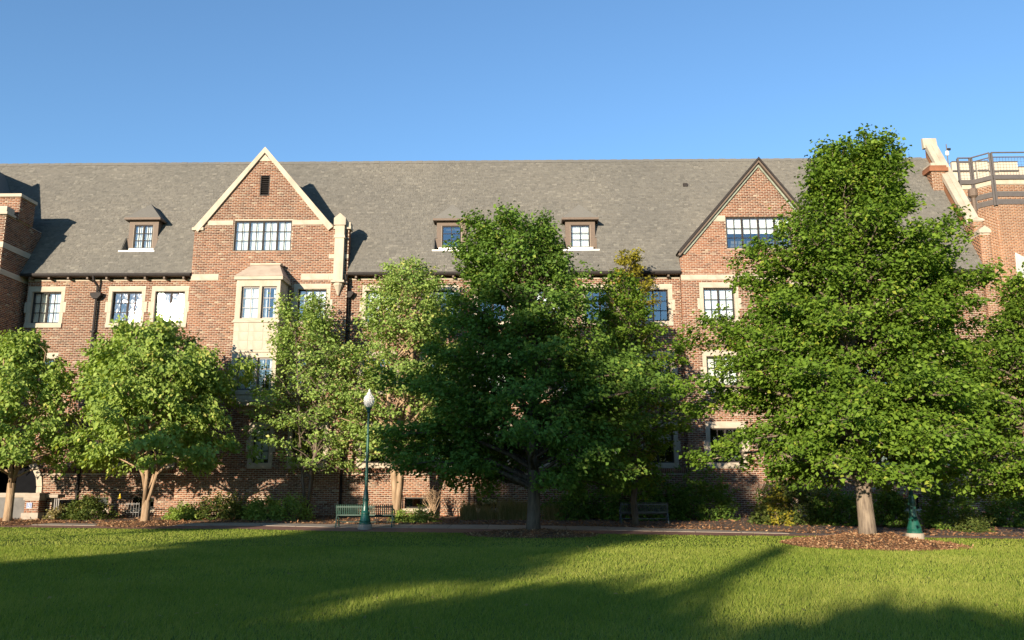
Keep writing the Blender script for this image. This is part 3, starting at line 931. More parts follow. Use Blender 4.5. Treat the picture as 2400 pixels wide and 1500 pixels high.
# gable roofs running back into the main slope
def gable_roof(xm, zt, xl, xr, zlow, y0, name):
    yb = lambda z: Y_EAVE + (z - Z_EAVE) / RT + 0.4
    m = MB()
    for x in (xl, xr):
        m.quad((xm, y0, zt), (x, y0, zlow), (x, yb(zlow), zlow), (xm, yb(zt), zt))
        m.quad((xm, y0, zt - 0.06), (x, y0, zlow - 0.06), (x, yb(zlow), zlow - 0.06), (xm, yb(zt), zt - 0.06))
    m.build(name, "shingle", hall)
gable_roof(A1[0], A1[2] - 0.45, G1L, KR[0], kn1 - 0.25, Y1 + 0.35, "gable_roof")
gable_roof(A2[0], A2[2] - 0.02, EL[0], ER[0], EL[2] - 0.02, Y2 - 0.26, "gable_roof")

# gutters, rafter tails, downpipes
def gutter(x0, x1):
    m = MB()
    m.prism([(x0, Y_EAVE - 0.10, Z_EAVE + 0.02), (x0, Y_EAVE + 0.03, Z_EAVE + 0.02), (x0, Y_EAVE + 0.05, Z_EAVE - 0.11), (x0, Y_EAVE - 0.05, Z_EAVE - 0.12), (x0, Y_EAVE - 0.09, Z_EAVE - 0.06)], (x1 - x0, 0, 0))
    g = m.build("gutter", "bronze_trim", hall)
    for x in np.arange(x0 + 0.4, x1 - 0.1, 0.95):
        ubox("rafter_tail", "brown_wood", g, x - 0.045, x + 0.045, Y_EAVE + 0.06, D - 0.02, Z_EAVE - 0.24, Z_EAVE - 0.11)
gutter(x_left_eave, G1L - 0.02); gutter(G1R + 0.02, G2L - 0.05); gutter(G2R + 0.05, XR)
def downpipe(px, zlow):
    x = at(px, 700, D)[0]
    m = MB()
    m.tube([(x, Y_EAVE - 0.02, Z_EAVE - 0.08), (x + 0.03, Y_EAVE + 0.02, Z_EAVE - 0.30), (x + 0.12, D - 0.14, Z_EAVE - 0.55), (x + 0.12, D - 0.14, Z_EAVE - 0.9)], 0.06, 8)
    m.prism([(x - 0.14, D - 0.30, Z_EAVE - 0.9), (x + 0.38, D - 0.30, Z_EAVE - 0.9), (x + 0.38, D - 0.30, Z_EAVE - 1.02), (x + 0.24, D - 0.30, Z_EAVE - 1.2), (x, D - 0.30, Z_EAVE - 1.2), (x - 0.14, D - 0.30, Z_EAVE - 1.02)], (0, 0.28, 0))
    m.tube([(x + 0.12, D - 0.15, Z_EAVE - 1.2), (x + 0.12, D - 0.15, zlow)], 0.065, 8)
    for z in np.arange(zlow + 1.0, Z_EAVE - 1.6, 1.9): m.box(x + 0.01, x + 0.23, D - 0.24, D - 0.01, z, z + 0.07)
    m.build("downpipe", "bronze_trim", hall)
downpipe(812, 0.3); downpipe(224, 0.3)

# ---- dormers
for di, (xc, yd, zb, zt) in enumerate(roof_dorm):
    lab = ["leftmost roof dormer beside the stone-coped gable", "middle roof dormer with blue reflecting panes", "right roof dormer with white blind"][di]
    x0, x1 = xc - DW / 2, xc + DW / 2
    yroof = lambda z: Y_EAVE + (z - Z_EAVE) / RT
    zw = zt + 0.30                                     # top of the dormer front under its eave
    m = MB()
    # front boarding around the window (above and beside)
    m.box(x0 - 0.24, x1 + 0.24, yd + 0.002, yd + 0.08, zt, zw)
    zr = Z_EAVE + RT * (yd - Y_EAVE)
    for s in (-1, 1):
        a, b = (x0 - 0.24, x0) if s < 0 else (x1, x1 + 0.24)
        m.box(a, b, yd, yd + 0.08, zb, zt - 0.001)
        xs_ = x0 - 0.24 if s < 0 else x1 + 0.24
        m.prism([(xs_, yd + 0.081, zr), (xs_, yd + 0.081, zw), (xs_, yroof(zw) + 0.1, zw)], (0.03 * -s, 0, 0))
    dm = m.build("dormer", "brown_wood", hall); dm["label"] = lab
    # notch cheeks and floor
    nx0, nx1, s0, s1 = notches[di]
    yf, zf = Y_EAVE + s0 * math.cos(ROOF_P), Z_EAVE + s0 * math.sin(ROOF_P)
    m = MB()
    for xx, w in ((nx0, 0.03), (nx1, -0.03)):
        m.prism([(xx, yf, zf), (xx, yd + 0.05, zf), (xx, yd + 0.05, zr + 0.04)], (w, 0, 0))
    m.build("cheek", "shingle", dm)
    ubox("apron", "white_paint", dm, nx0 - 0.06, nx1 + 0.06, yf - 0.07, yd + 0.05, zf - 0.06, zf + 0.02)
    ubox("dormer_sill", "white_paint", dm, x0 - 0.12, x1 + 0.12, yd - 0.10, yd + 0.06, zb - 0.22, zb - 0.002)
    for s in (-1, 1):
        a, b = (nx0 + 0.03, x0 - 0.24) if s < 0 else (x1 + 0.24, nx1 - 0.03)
        ubox("cheek_board", "brown_wood", dm, a, b, yd + 0.01, yd + 0.05, zf, zr + 0.06)
    # hipped little roof
    ov = 0.16
    ze = zw + 0.02
    A = (x0 - 0.24 - ov, yd - ov - 0.06, ze); Bp = (x1 + 0.24 + ov, yd - ov - 0.06, ze)
    zp = at(dorm_specs[di][0], 479, yroof(zw) )[2]
    ypk = yroof(zp) + 0.05
    pk = (xc, min(yd + 0.55, ypk), zp)
    m = MB()
    m.poly([A, Bp, pk])
    m.poly([Bp, (x1 + 0.24 + ov, yroof(ze) + 0.05, ze), (xc, ypk, zp), pk]); m.poly([(x0 - 0.24 - ov, yroof(ze) + 0.05, ze), A, pk, (xc, ypk, zp)])
    m.build("dormer_roof", "shingle", dm)
    fb = MB()
    fb.box(A[0] - 0.02, Bp[0] + 0.02, A[1] - 0.03, A[1] + 0.03, ze - 0.11, ze - 0.002)
    fb.box(A[0] - 0.02, A[0] + 0.04, A[1] + 0.031, yroof(ze) + 0.1, ze - 0.11, ze - 0.002); fb.box(Bp[0] - 0.04, Bp[0] + 0.02, A[1] + 0.031, yroof(ze) + 0.1, ze - 0.11, ze - 0.002)
    fb.box(A[0] + 0.04, Bp[0] - 0.04, A[1] + 0.031, yd + 0.1, ze - 0.10, ze - 0.08)
    fb.build("dormer_fascia", "brown_wood", dm)
    lw_, rws = (2, 3)
    w = window(dm, x0 + 0.02, x1 - 0.02, zb, zt, yd, lights=1 if di else 2, cols=2, rows=3, surround=False, blind=[B(0.95), None, B(1.0)][di], deep=0.03, name="dormer_window")

# near-black backing sheet paints the dimness of the rooms; then back of the building
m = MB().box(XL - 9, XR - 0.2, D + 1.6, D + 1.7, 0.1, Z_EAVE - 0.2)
m.build("room_shade_backing", "recess_shade", hall)
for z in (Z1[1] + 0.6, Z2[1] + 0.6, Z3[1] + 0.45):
    ubox("floor_slab", "recess_shade", hall, XL - 9, XR - 0.3, D + 0.35, D + 1.6, z, z + 0.2)
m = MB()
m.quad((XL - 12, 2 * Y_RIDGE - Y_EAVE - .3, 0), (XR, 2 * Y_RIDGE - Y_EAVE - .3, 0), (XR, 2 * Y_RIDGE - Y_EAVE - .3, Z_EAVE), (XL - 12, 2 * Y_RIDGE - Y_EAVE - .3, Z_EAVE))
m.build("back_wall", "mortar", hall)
# backing behind dormers and gable windows, attic shade put into its colour
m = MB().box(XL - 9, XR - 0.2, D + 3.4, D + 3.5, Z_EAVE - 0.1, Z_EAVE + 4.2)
m.build("attic_shade_backing", "recess_shade", hall)

# ---- right end gable with parapet, stack and vent
xe0, xe1 = XR - 0.02, XR + 0.55
W = Wall((xe1, Y_EAVE + 0.42, 0), (0, 1, 0), (1, 0, 0), [(base_z, 0.0, 2 * (Y_RIDGE - D)), (Z_EAVE, 0.0, 2 * (Y_RIDGE - D)), (Z_RIDGE, Y_RIDGE - D, Y_RIDGE - D)])
ew = W.sheet("end_wall", "mortar", hall)
b_ = link("brickwork", W.brick_mesh(W.pieces(CH, BL, JT, 300), 0.012, 301), ew); b_["kind"] = "stuff"
ptop = roof_hit(2262, 508)
def pz(y, up): return Z_EAVE + RT * (y - Y_EAVE) + up
ykn = Y_EAVE + 1.15
cop = MB()
UPR = 1.05
cop.prism([(xe0, Y_RIDGE + 0.1, Z_RIDGE + UPR), (xe0, ykn, pz(ykn, UPR)), (xe0, ykn, pz(ykn, UPR - 0.32)), (xe0, Y_RIDGE + 0.1, Z_RIDGE + UPR - 0.40)], (0.62, 0, 0))
cp = cop.build("parapet_coping", "stone", hall)
roll = MB().prism([(xe0 + 0.30, Y_RIDGE + 0.1, Z_RIDGE + UPR + 0.05), (xe0 + 0.30, ykn + 0.02, pz(ykn + 0.02, UPR + 0.05)), (xe0 + 0.30, ykn + 0.02, pz(ykn + 0.02, UPR)), (xe0 + 0.30, Y_RIDGE + 0.1, Z_RIDGE + UPR)], (0.31, 0, 0))
roll.build("coping_roll", "stone", cp)
pp = MB().prism([(xe0 + 0.05, Y_RIDGE + 0.1, Z_RIDGE + UPR - 0.38), (xe0 + 0.05, ykn, pz(ykn, UPR - 0.33)), (xe0 + 0.05, ykn, pz(ykn, -0.3)), (xe0 + 0.05, Y_RIDGE + 0.1, Z_RIDGE - 0.3)], (0.5, 0, 0))
pp.build("parapet_wall", "brick_orange", hall)
MB().prism([(xe0 - 0.1, Y_RIDGE - 0.1, Z_RIDGE + UPR - 0.5), (xe0 - 0.1, Y_RIDGE + 0.15, Z_RIDGE + UPR - 0.5), (xe0 - 0.1, Y_RIDGE + 0.15, Z_RIDGE + UPR + 0.12), (xe0 - 0.1, Y_RIDGE - 0.02, Z_RIDGE + UPR + 0.10)], (0.75, 0, 0)).build("parapet_peak", "stone", hall)
# brick pier with stone caps below the coping
def brick_box(x0, x1, y0, y1, z0, z1, parent, name, seed, mat="brick", sides="fl"):
    o = bx(name, "mortar", parent, x0, x1, y0, y1, z0, z1)
    for k, s in enumerate(sides):
        if s == "f": W = Wall((0, y0, 0), (1, 0, 0), (0, -1, 0), [(z0, x0, x1), (z1, x0, x1)])
        elif s == "l": W = Wall((x0, y1, 0), (0, -1, 0), (-1, 0, 0), [(z0, 0, y1 - y0), (z1, 0, y1 - y0)])
        else: W = Wall((x1, y0, 0), (0, 1, 0), (1, 0, 0), [(z0, 0, y1 - y0), (z1, 0, y1 - y0)])
        q = W.pieces(CH, BL, JT, seed + k)
        if len(q):
            b = link("brickwork", W.brick_mesh(q, 0.012, seed + 9 + k, mat), o); b["kind"] = "stuff"
    return o
zp1 = pz(ykn, UPR - 0.35)
zmid = zp1 - 0.75
pier = brick_box(xe0 + 0.02, xe0 + 0.50, D - 0.25, D + 2.2, base_z, zmid, hall, "end_pier", 320, "brick_orange", "flr")
p2 = brick_box(xe0 + 0.03, xe0 + 0.48, D + 0.2, D + 2.0, zmid + 0.01, zp1, hall, "end_pier", 330, "brick_orange", "flr")
MB().prism([(xe0 - 0.02, D - 0.32, zmid + 0.001), (xe0 + 0.54, D - 0.32, zmid + 0.001), (xe0 + 0.54, D - 0.32, zmid + 0.16), (xe0 + 0.26, D - 0.32, zmid + 0.36), (xe0 - 0.02, D - 0.32, zmid + 0.16)], (0, 0.5, 0)).build("pier_cap", "stone", pier)
MB().prism([(xe0 - 0.02, D + 0.14, zp1), (xe0 + 0.54, D + 0.14, zp1), (xe0 + 0.54, D + 0.14, zp1 + 0.10), (xe0 + 0.26, D + 0.3, zp1 + 0.26), (xe0 - 0.02, D + 0.14, zp1 + 0.10)], (0, 0.8, 0)).build("pier_cap", "stone", p2)
vx, vy = at(2283, 480, D + 1.6)[0], D + 1.6
vp = MB().tube([(vx, vy, pz(vy, -0.5)), (vx, vy, at(2273, 460, vy)[2])], 0.11, 10).lathe((vx, vy, at(2273, 460, vy)[2]), [(0.10, -0.12), (0.22, 0.0), (0.22, 0.34), (0.2, 0.38)], 12)
vp.build("roof_vent_pipe", "brown_wood", hall)
# stained brick stack on the slope
sp = roof_hit(2204, 446)
sx0, sx1 = sp[0] - 0.36, sp[0] + 0.36
st = brick_box(sx0, sx1, sp[1], sp[1] + 1.2, sp[2] - 0.2, at(2204, 402, sp[1])[2], hall, "roof_stack", 340, "brick_orange", "fl")
zt_ = at(2204, 402, sp[1])[2]
ubox("stack_cap", "brick", st, sx0 - 0.16, sx1 + 0.12, sp[1] - 0.12, sp[1] + 1.3, zt_ + 0.001, zt_ + 0.20)
ubox("stack_cap", "brick_orange", st, sx0 - 0.10, sx1 + 0.06, sp[1] - 0.06, sp[1] + 1.2, zt_ + 0.201, zt_ + 0.33)
ubox("stack_top", "stone", st, sx0 + 0.02, sx1 - 0.05, sp[1] + 0.05, sp[1] + 1.0, zt_ + 0.331, zt_ + 0.52)

# ------------------------------------------------------------------ left wing
YW = 37.05
XW = at(8, 560, YW)[0]
wing = empty("brick_wing", (XW - 3, YW, 0))
tag(wing, "brick wing standing forward at the left edge with stone bands", "building")
zw_top = at(10, 503, YW)[2]
XWL = XW - 9.0
zb_list = [(at(5, 580, YW)[2], at(5, 567, YW)[2]), (at(5, 641, YW)[2], at(5, 628, YW)[2])]
arch_c = (at(30, 1150, YW)[0], )
Wf = Wall((0, YW, 0), (1, 0, 0), (0, -1, 0), [(base_z, XWL, XW), (zw_top, XWL, XW)])
wf = Wf.sheet("wall", "mortar", wing)
b_ = link("brickwork", Wf.brick_mesh(Wf.pieces(CH, BL, JT, 400), 0.012, 401), wf); b_["kind"] = "stuff"
Ws = Wall((XW, YW, 0), (0, 1, 0), (1, 0, 0), [(base_z, 0, 2.9), (zw_top, 0, 2.9)])
ws = Ws.sheet("side_wall", "mortar", wing)
b_ = link("brickwork", Ws.brick_mesh(Ws.pieces(CH, BL, JT, 410), 0.012, 411), ws); b_["kind"] = "stuff"
for a, b in zb_list:
    ubox("belt_stone", "stone", wing, XWL, XW + 0.03, YW - 0.03, YW + 0.02, a, b)
    ubox("belt_stone", "stone", wing, XW - 0.02, XW + 0.032, YW + 0.021, YW + 2.6, a, b)
ubox("kneeler", "stone", wing, XW - 1.2, XW + 0.10, YW - 0.12, YW + 0.6, zw_top, zw_top + 0.12)
ubox("kneeler", "stone", wing, XW - 1.0, XW + 0.02, YW - 0.05, YW + 0.55, zw_top + 0.121, zw_top + 0.42)
zc1 = at(15, 463, YW + 0.8)[2]
up = brick_box(XWL + 3, XW + 0.10, YW + 0.75, YW + 1.95, zw_top + 0.002, zc1, wing, "upper_wall", 420, "brick", "fr")
ubox("upper_coping", "stone", wing, XWL + 3, XW + 0.18, YW + 0.66, YW + 2.02, zc1 + 0.001, zc1 + 0.16)
xg, zg = at(-150, 300, YW)[0], at(-150, 300, YW)[2]
gl = MB().prism([(XW - 1.0, YW + 0.01, zw_top), (xg, YW + 0.01, zg), (2 * xg - XW + 1.0, YW + 0.01, zw_top)], (0, 0.4, 0)).build("gable_wall", "brick", wing)
MB().quad((XW - 1.0, YW + 0.3, zw_top - .1), (xg, YW + 0.3, zg - 0.3), (xg, YW + 9, zg - 0.3), (XW - 1.0, YW + 9, zw_top - .1)).quad((2 * xg - XW, YW + 0.3, zw_top - .1), (xg, YW + 0.3, zg - 0.3), (xg, YW + 9, zg - 0.3), (2 * xg - XW, YW + 9, zw_top - .1)).build("wing_roof", "shingle", wing)
# arched porch in the wing; its shaded depth is a flat near-black panel
axc, arad, azs = at(45, 1150, YW)[0] - 0.55, 1.0, at(60, 1140, YW)[2]
axr = at(96, 1150, D)[0]
ar = MB()
nseg = 9
YA = D - 0.16
acx, acz = axr - 1.3, at(96, 1140, D)[2]
porch = bx("porch_shade_panel", "recess_shade", hall, acx - 1.15, acx + 1.15, D - 0.13, D - 0.10, 0.2, acz)
for k in range(nseg):
    a0 = math.pi * k / nseg + 0.01; a1 = math.pi * (k + 1) / nseg - 0.01
    pts = [(acx + math.cos(a) * r_, YA, acz + math.sin(a) * r_ * 1.05) for a, r_ in ((a0, 1.15), (a1, 1.15), (a1, 1.42), (a0, 1.42))]
    MB().prism(pts, (0, 0.15, 0)).build("arch_stone", "stone", porch)
MB().prism([(acx + math.cos(math.pi * k / 16) * 1.15, D - 0.13, acz + math.sin(math.pi * k / 16) * 1.2) for k in range(17)], (0, 0.03, 0)).build("porch_shade_head", "recess_shade", porch)
for s in (-1, 1):
    for k in range(4):
        h = (acz - 0.25) / 4
        ubox("arch_stone", "stone", porch, acx + (1.16 if s > 0 else -1.42), acx + (1.42 if s > 0 else -1.16), YA, YA + 0.15, 0.25 + h * k + .005, 0.25 + h * (k + 1) - .005)

# ------------------------------------------------------------------ right-hand tower block with roof railing
YT = 42.0
tw_ = empty("brick_tower", (at(2380, 700, YT)[0], YT, 0))
tag(tw_, "orange brick block with canted corner and steel roof railing at right edge", "building")
xt0 = at(2344, 560, YT)[0]; zt0 = at(2370, 430, YT)[2]
xt1 = at(2288, 500, YT + 0.75)[0]; xt2 = at(2250, 450, YT + 0.75)[0]
corners = [(xt2, YT + 0.75), (xt1, YT + 0.75), (xt0, YT), (xt0 + 9, YT)]
faces = list(zip(corners[:-1], corners[1:]))
for i, (a, b) in enumerate(faces):
    a = np.array([a[0], a[1], 0.0]); b = np.array([b[0], b[1], 0.0])
    L = np.linalg.norm(b - a); U = (b - a) / L; N = np.array([U[1], -U[0], 0])
    W = Wall(a, U, N, [(base_z, 0, L), (zt0 - 0.05, 0, L)])
    w = W.sheet("wall", "mortar", tw_)
    b_ = link("brickwork", W.brick_mesh(W.pieces(CH, BL, JT * 0.9, 500 + i), 0.012, 510 + i, "brick_orange"), w); b_["kind"] = "stuff"
    def strip(z0, z1, out, name, mat, pad=0.0, par=tw_):
        m = MB()
        p = [a + U * (-pad) + N * 0.0, b + U * pad + N * 0.0]
        m.prism([tuple(p[0] + [0, 0, z0]), tuple(p[1] + [0, 0, z0]), tuple(p[1] + N * out + [0, 0, z0]), tuple(p[0] + N * out + [0, 0, z0])], (0, 0, z1 - z0))
        return m.build(name, mat, par)
    strip(zt0 - 0.05 + 0.001, zt0 + 0.19, 0.06, "parapet_stone", "stone")
    za = at(2370, 461, YT)[2]; zb_ = at(2370, 449, YT)[2]
    strip(za, zb_, 0.05, "steel_band", "steel_trim", 0.02)
    za = at(2370, 479, YT)[2]; zb_ = at(2370, 467, YT)[2]
    strip(za, zb_, 0.052, "steel_band", "steel_trim", 0.02)
    rail = strip(zt0 + 0.20, zt0 + 0.44, 0.16, "rail_beam", "steel_trim", 0.05)
    zr1, zr2 = zt0 + 1.72, zt0 + 1.58
    m = MB()
    m.bar(a + N * 0.1 + [0, 0, zr1], b + N * 0.1 + [0, 0, zr1], 0.07, 0.06); m.bar(a + N * 0.1 + [0, 0, zr1 - 0.26], b + N * 0.1 + [0, 0, zr1 - 0.26], 0.05, 0.05)
    m.build("handrail", "steel_trim", rail)
    npost = max(1, int(L / 2.6))
    for k in range(npost + 1):
        p = a + (b - a) * k / npost + N * 0.1
        MB().bar(p + [0, 0, zt0 - 1.25], p + [0, 0, zr1 - 0.03], 0.10, 0.09, up=tuple(N)).build("rail_post", "steel_trim", rail)
    m = MB()
    for z in np.arange(zt0 + 0.55, zr1 - 0.3, 0.16): m.bar(a + N * 0.1 + [0, 0, z], b + N * 0.1 + [0, 0, z], 0.010, 0.010)
    for u in np.arange(0.1, L, 0.16): m.bar(a + U * u + N * 0.1 + [0, 0, zt0 + 0.44], a + U * u + N * 0.1 + [0, 0, zr1 - 0.26], 0.010, 0.010)
    ms = m.build("rail_mesh", "steel_trim", rail); ms["kind"] = "stuff"
ubox("roof_deck", "concrete", tw_, xt2, xt0 + 9, YT + 0.8, YT + 12, zt0 - 0.2, zt0 + 0.1)
# pale panels of the plant screen on the roof
for k, (pa, pb, yt_, yb_) in enumerate(((2232, 2286, 380, 412), (2290, 2316, 379, 410), (2317, 2340, 381, 410), (2341, 2386, 380, 410), (2387, 2440, 392, 410))):
    xa, xb = at(pa, 395, YT + 5 + 0.3 * k)[0], at(pb, 395, YT + 5 + 0.3 * k)[0]
    z1_ = at(pa, yt_, YT + 5 + 0.3 * k)[2]
    pn = ubox("screen_panel", "cream_panel", tw_, xa, xb, YT + 5 + 0.3 * k, YT + 5.2 + 0.3 * k, zt0 + 0.1, z1_)
    ubox("panel_rail", "steel_trim", tw_, xa, xb, YT + 4.9 + 0.3 * k, YT + 4.98 + 0.3 * k, z1_ - 0.62, z1_ - 0.54)
    ubox("panel_cap", "steel_trim", tw_, xa, xb, YT + 4.95 + 0.3 * k, YT + 5.25 + 0.3 * k, z1_ + 0.001, z1_ + 0.05)

# small weather mast on the roof
mx_, my_ = at(2221, 370, 46.5)[0], 46.5
mast = empty("weather_mast", (mx_, my_, at(2221, 385, my_)[2]))
tag(mast, "thin mast with small white weather instrument above the parapet coping", "mast")
zlo, zhi = at(2221, 420, my_)[2], at(2220, 338, my_)[2]
MB().tube([(mx_, my_, zlo - 0.5), (mx_, my_, zhi)], 0.03, 6).build("pole", "steel_trim", mast)
zi = at(2220, 352, my_)[2]
MB().lathe((mx_, my_, zi - 0.35), [(0.06, 0.0), (0.10, 0.05), (0.10, 0.25), (0.06, 0.30)], 8).build("instrument", "white_paint", mast)
MB().box(mx_ + 0.03, mx_ + 0.22, my_ - 0.05, my_ + 0.05, zi, zi + 0.12).build("vane", "black_iron", mast)

# white shade sail at the right edge
ys = 34.0
p0, p1, p2, p3 = at(2379, 592, ys), at(2384, 645, ys), at(2470, 660, ys + 1), at(2470, 600, ys + 1)
sail = empty("shade_sail", tuple(p0))
tag(sail, "white fabric shade sail at the right edge against the orange brick", "shade sail")
m = MB(); nn = 8
for i in range(nn):
    for j in range(4):
        def S(u, w):
            a = p0 + (p1 - p0) * w; b = p3 + (p2 - p3) * w
            q = a + (b - a) * u; q = q + np.array([0, 0.25 * math.sin(u * 3.1) * math.sin(w * 3.1), -0.25 * math.sin(u * 3.14)]); return tuple(q)
        m.quad(S(i / nn, j / 4), S((i + 1) / nn, j / 4), S((i + 1) / nn, (j + 1) / 4), S(i / nn, (j + 1) / 4))
so_ = m.build("fabric", "fabric_white", sail)
sd = so_.modifiers.new("thick", 'SOLIDIFY'); sd.thickness = 0.02
xpole = at(2470, 650, ys + 1)[0]
MB().tube([(xpole, ys + 1, 0), (xpole, ys + 1, p3[2] + 0.3)], 0.07, 8).build("pole", "steel_trim", sail)

# ------------------------------------------------------------------ foliage
def leaf_mesh(name, P, Dr, Nn, L, Wd, mat, tint, fold=0.25):
    """kite-shaped folded leaves: base P, direction Dr, normal Nn"""
    n = len(P)
    S = np.cross(Dr, Nn); S /= np.linalg.norm(S, axis=1)[:, None] + 1e-9
    L = L[:, None]; Wd = Wd[:, None]
    mid = P + Dr * L * 0.42
    lft = mid + S * Wd * 0.5 + Nn * Wd * fold; rgt = mid - S * Wd * 0.5 + Nn * Wd * fold
    tip = P + Dr * L - Nn * L * 0.08
    vv = np.stack([P, rgt, tip, lft], 1).reshape(-1, 3)
    b = (np.arange(n) * 4)[:, None, None]
    f = (b + np.array([[0, 1, 2], [0, 2, 3]])[None]).reshape(-1, 3)
    return np_mesh(name, vv, f, mat, np.repeat(tint, 2))

def unit(a): return a / (np.linalg.norm(a, axis=-1, keepdims=True) + 1e-9)

def foliage(pts, axis, out, per, r, spread, size, droop=0.35, flat=0.5, shade=None):
    """leaf positions round pad centres pts; out = outward direction of each pad"""
    n = len(pts); idx = np.repeat(np.arange(n), per)
    m = len(idx)
    off = r.normal(0, 1, (m, 3)) * np.array([spread, spread, spread * flat])
    P = pts[idx] + off
    o = unit(out[idx] + r.normal(0, 0.55, (m, 3)))
    Dr = unit(o * np.array([1, 1, 0.4]) + np.array([0, 0, -droop]) + r.normal(0, 0.35, (m, 3)))
    Nn = unit(np.array([0, 0, 0.45]) + out[idx] * 0.8 + r.normal(0, 0.55, (m, 3)))
    Nn = unit(Nn - Dr * (Nn * Dr).sum(1, keepdims=True))
    L = size * r.uniform(0.5, 1.35, m)
    tint = np.clip(r.normal(0.5, 0.22, m) + np.repeat(r.normal(0, 0.16, n), per), 0, 1)
    return P, Dr, Nn, L, L * r.uniform(0.62, 0.85, m), tint

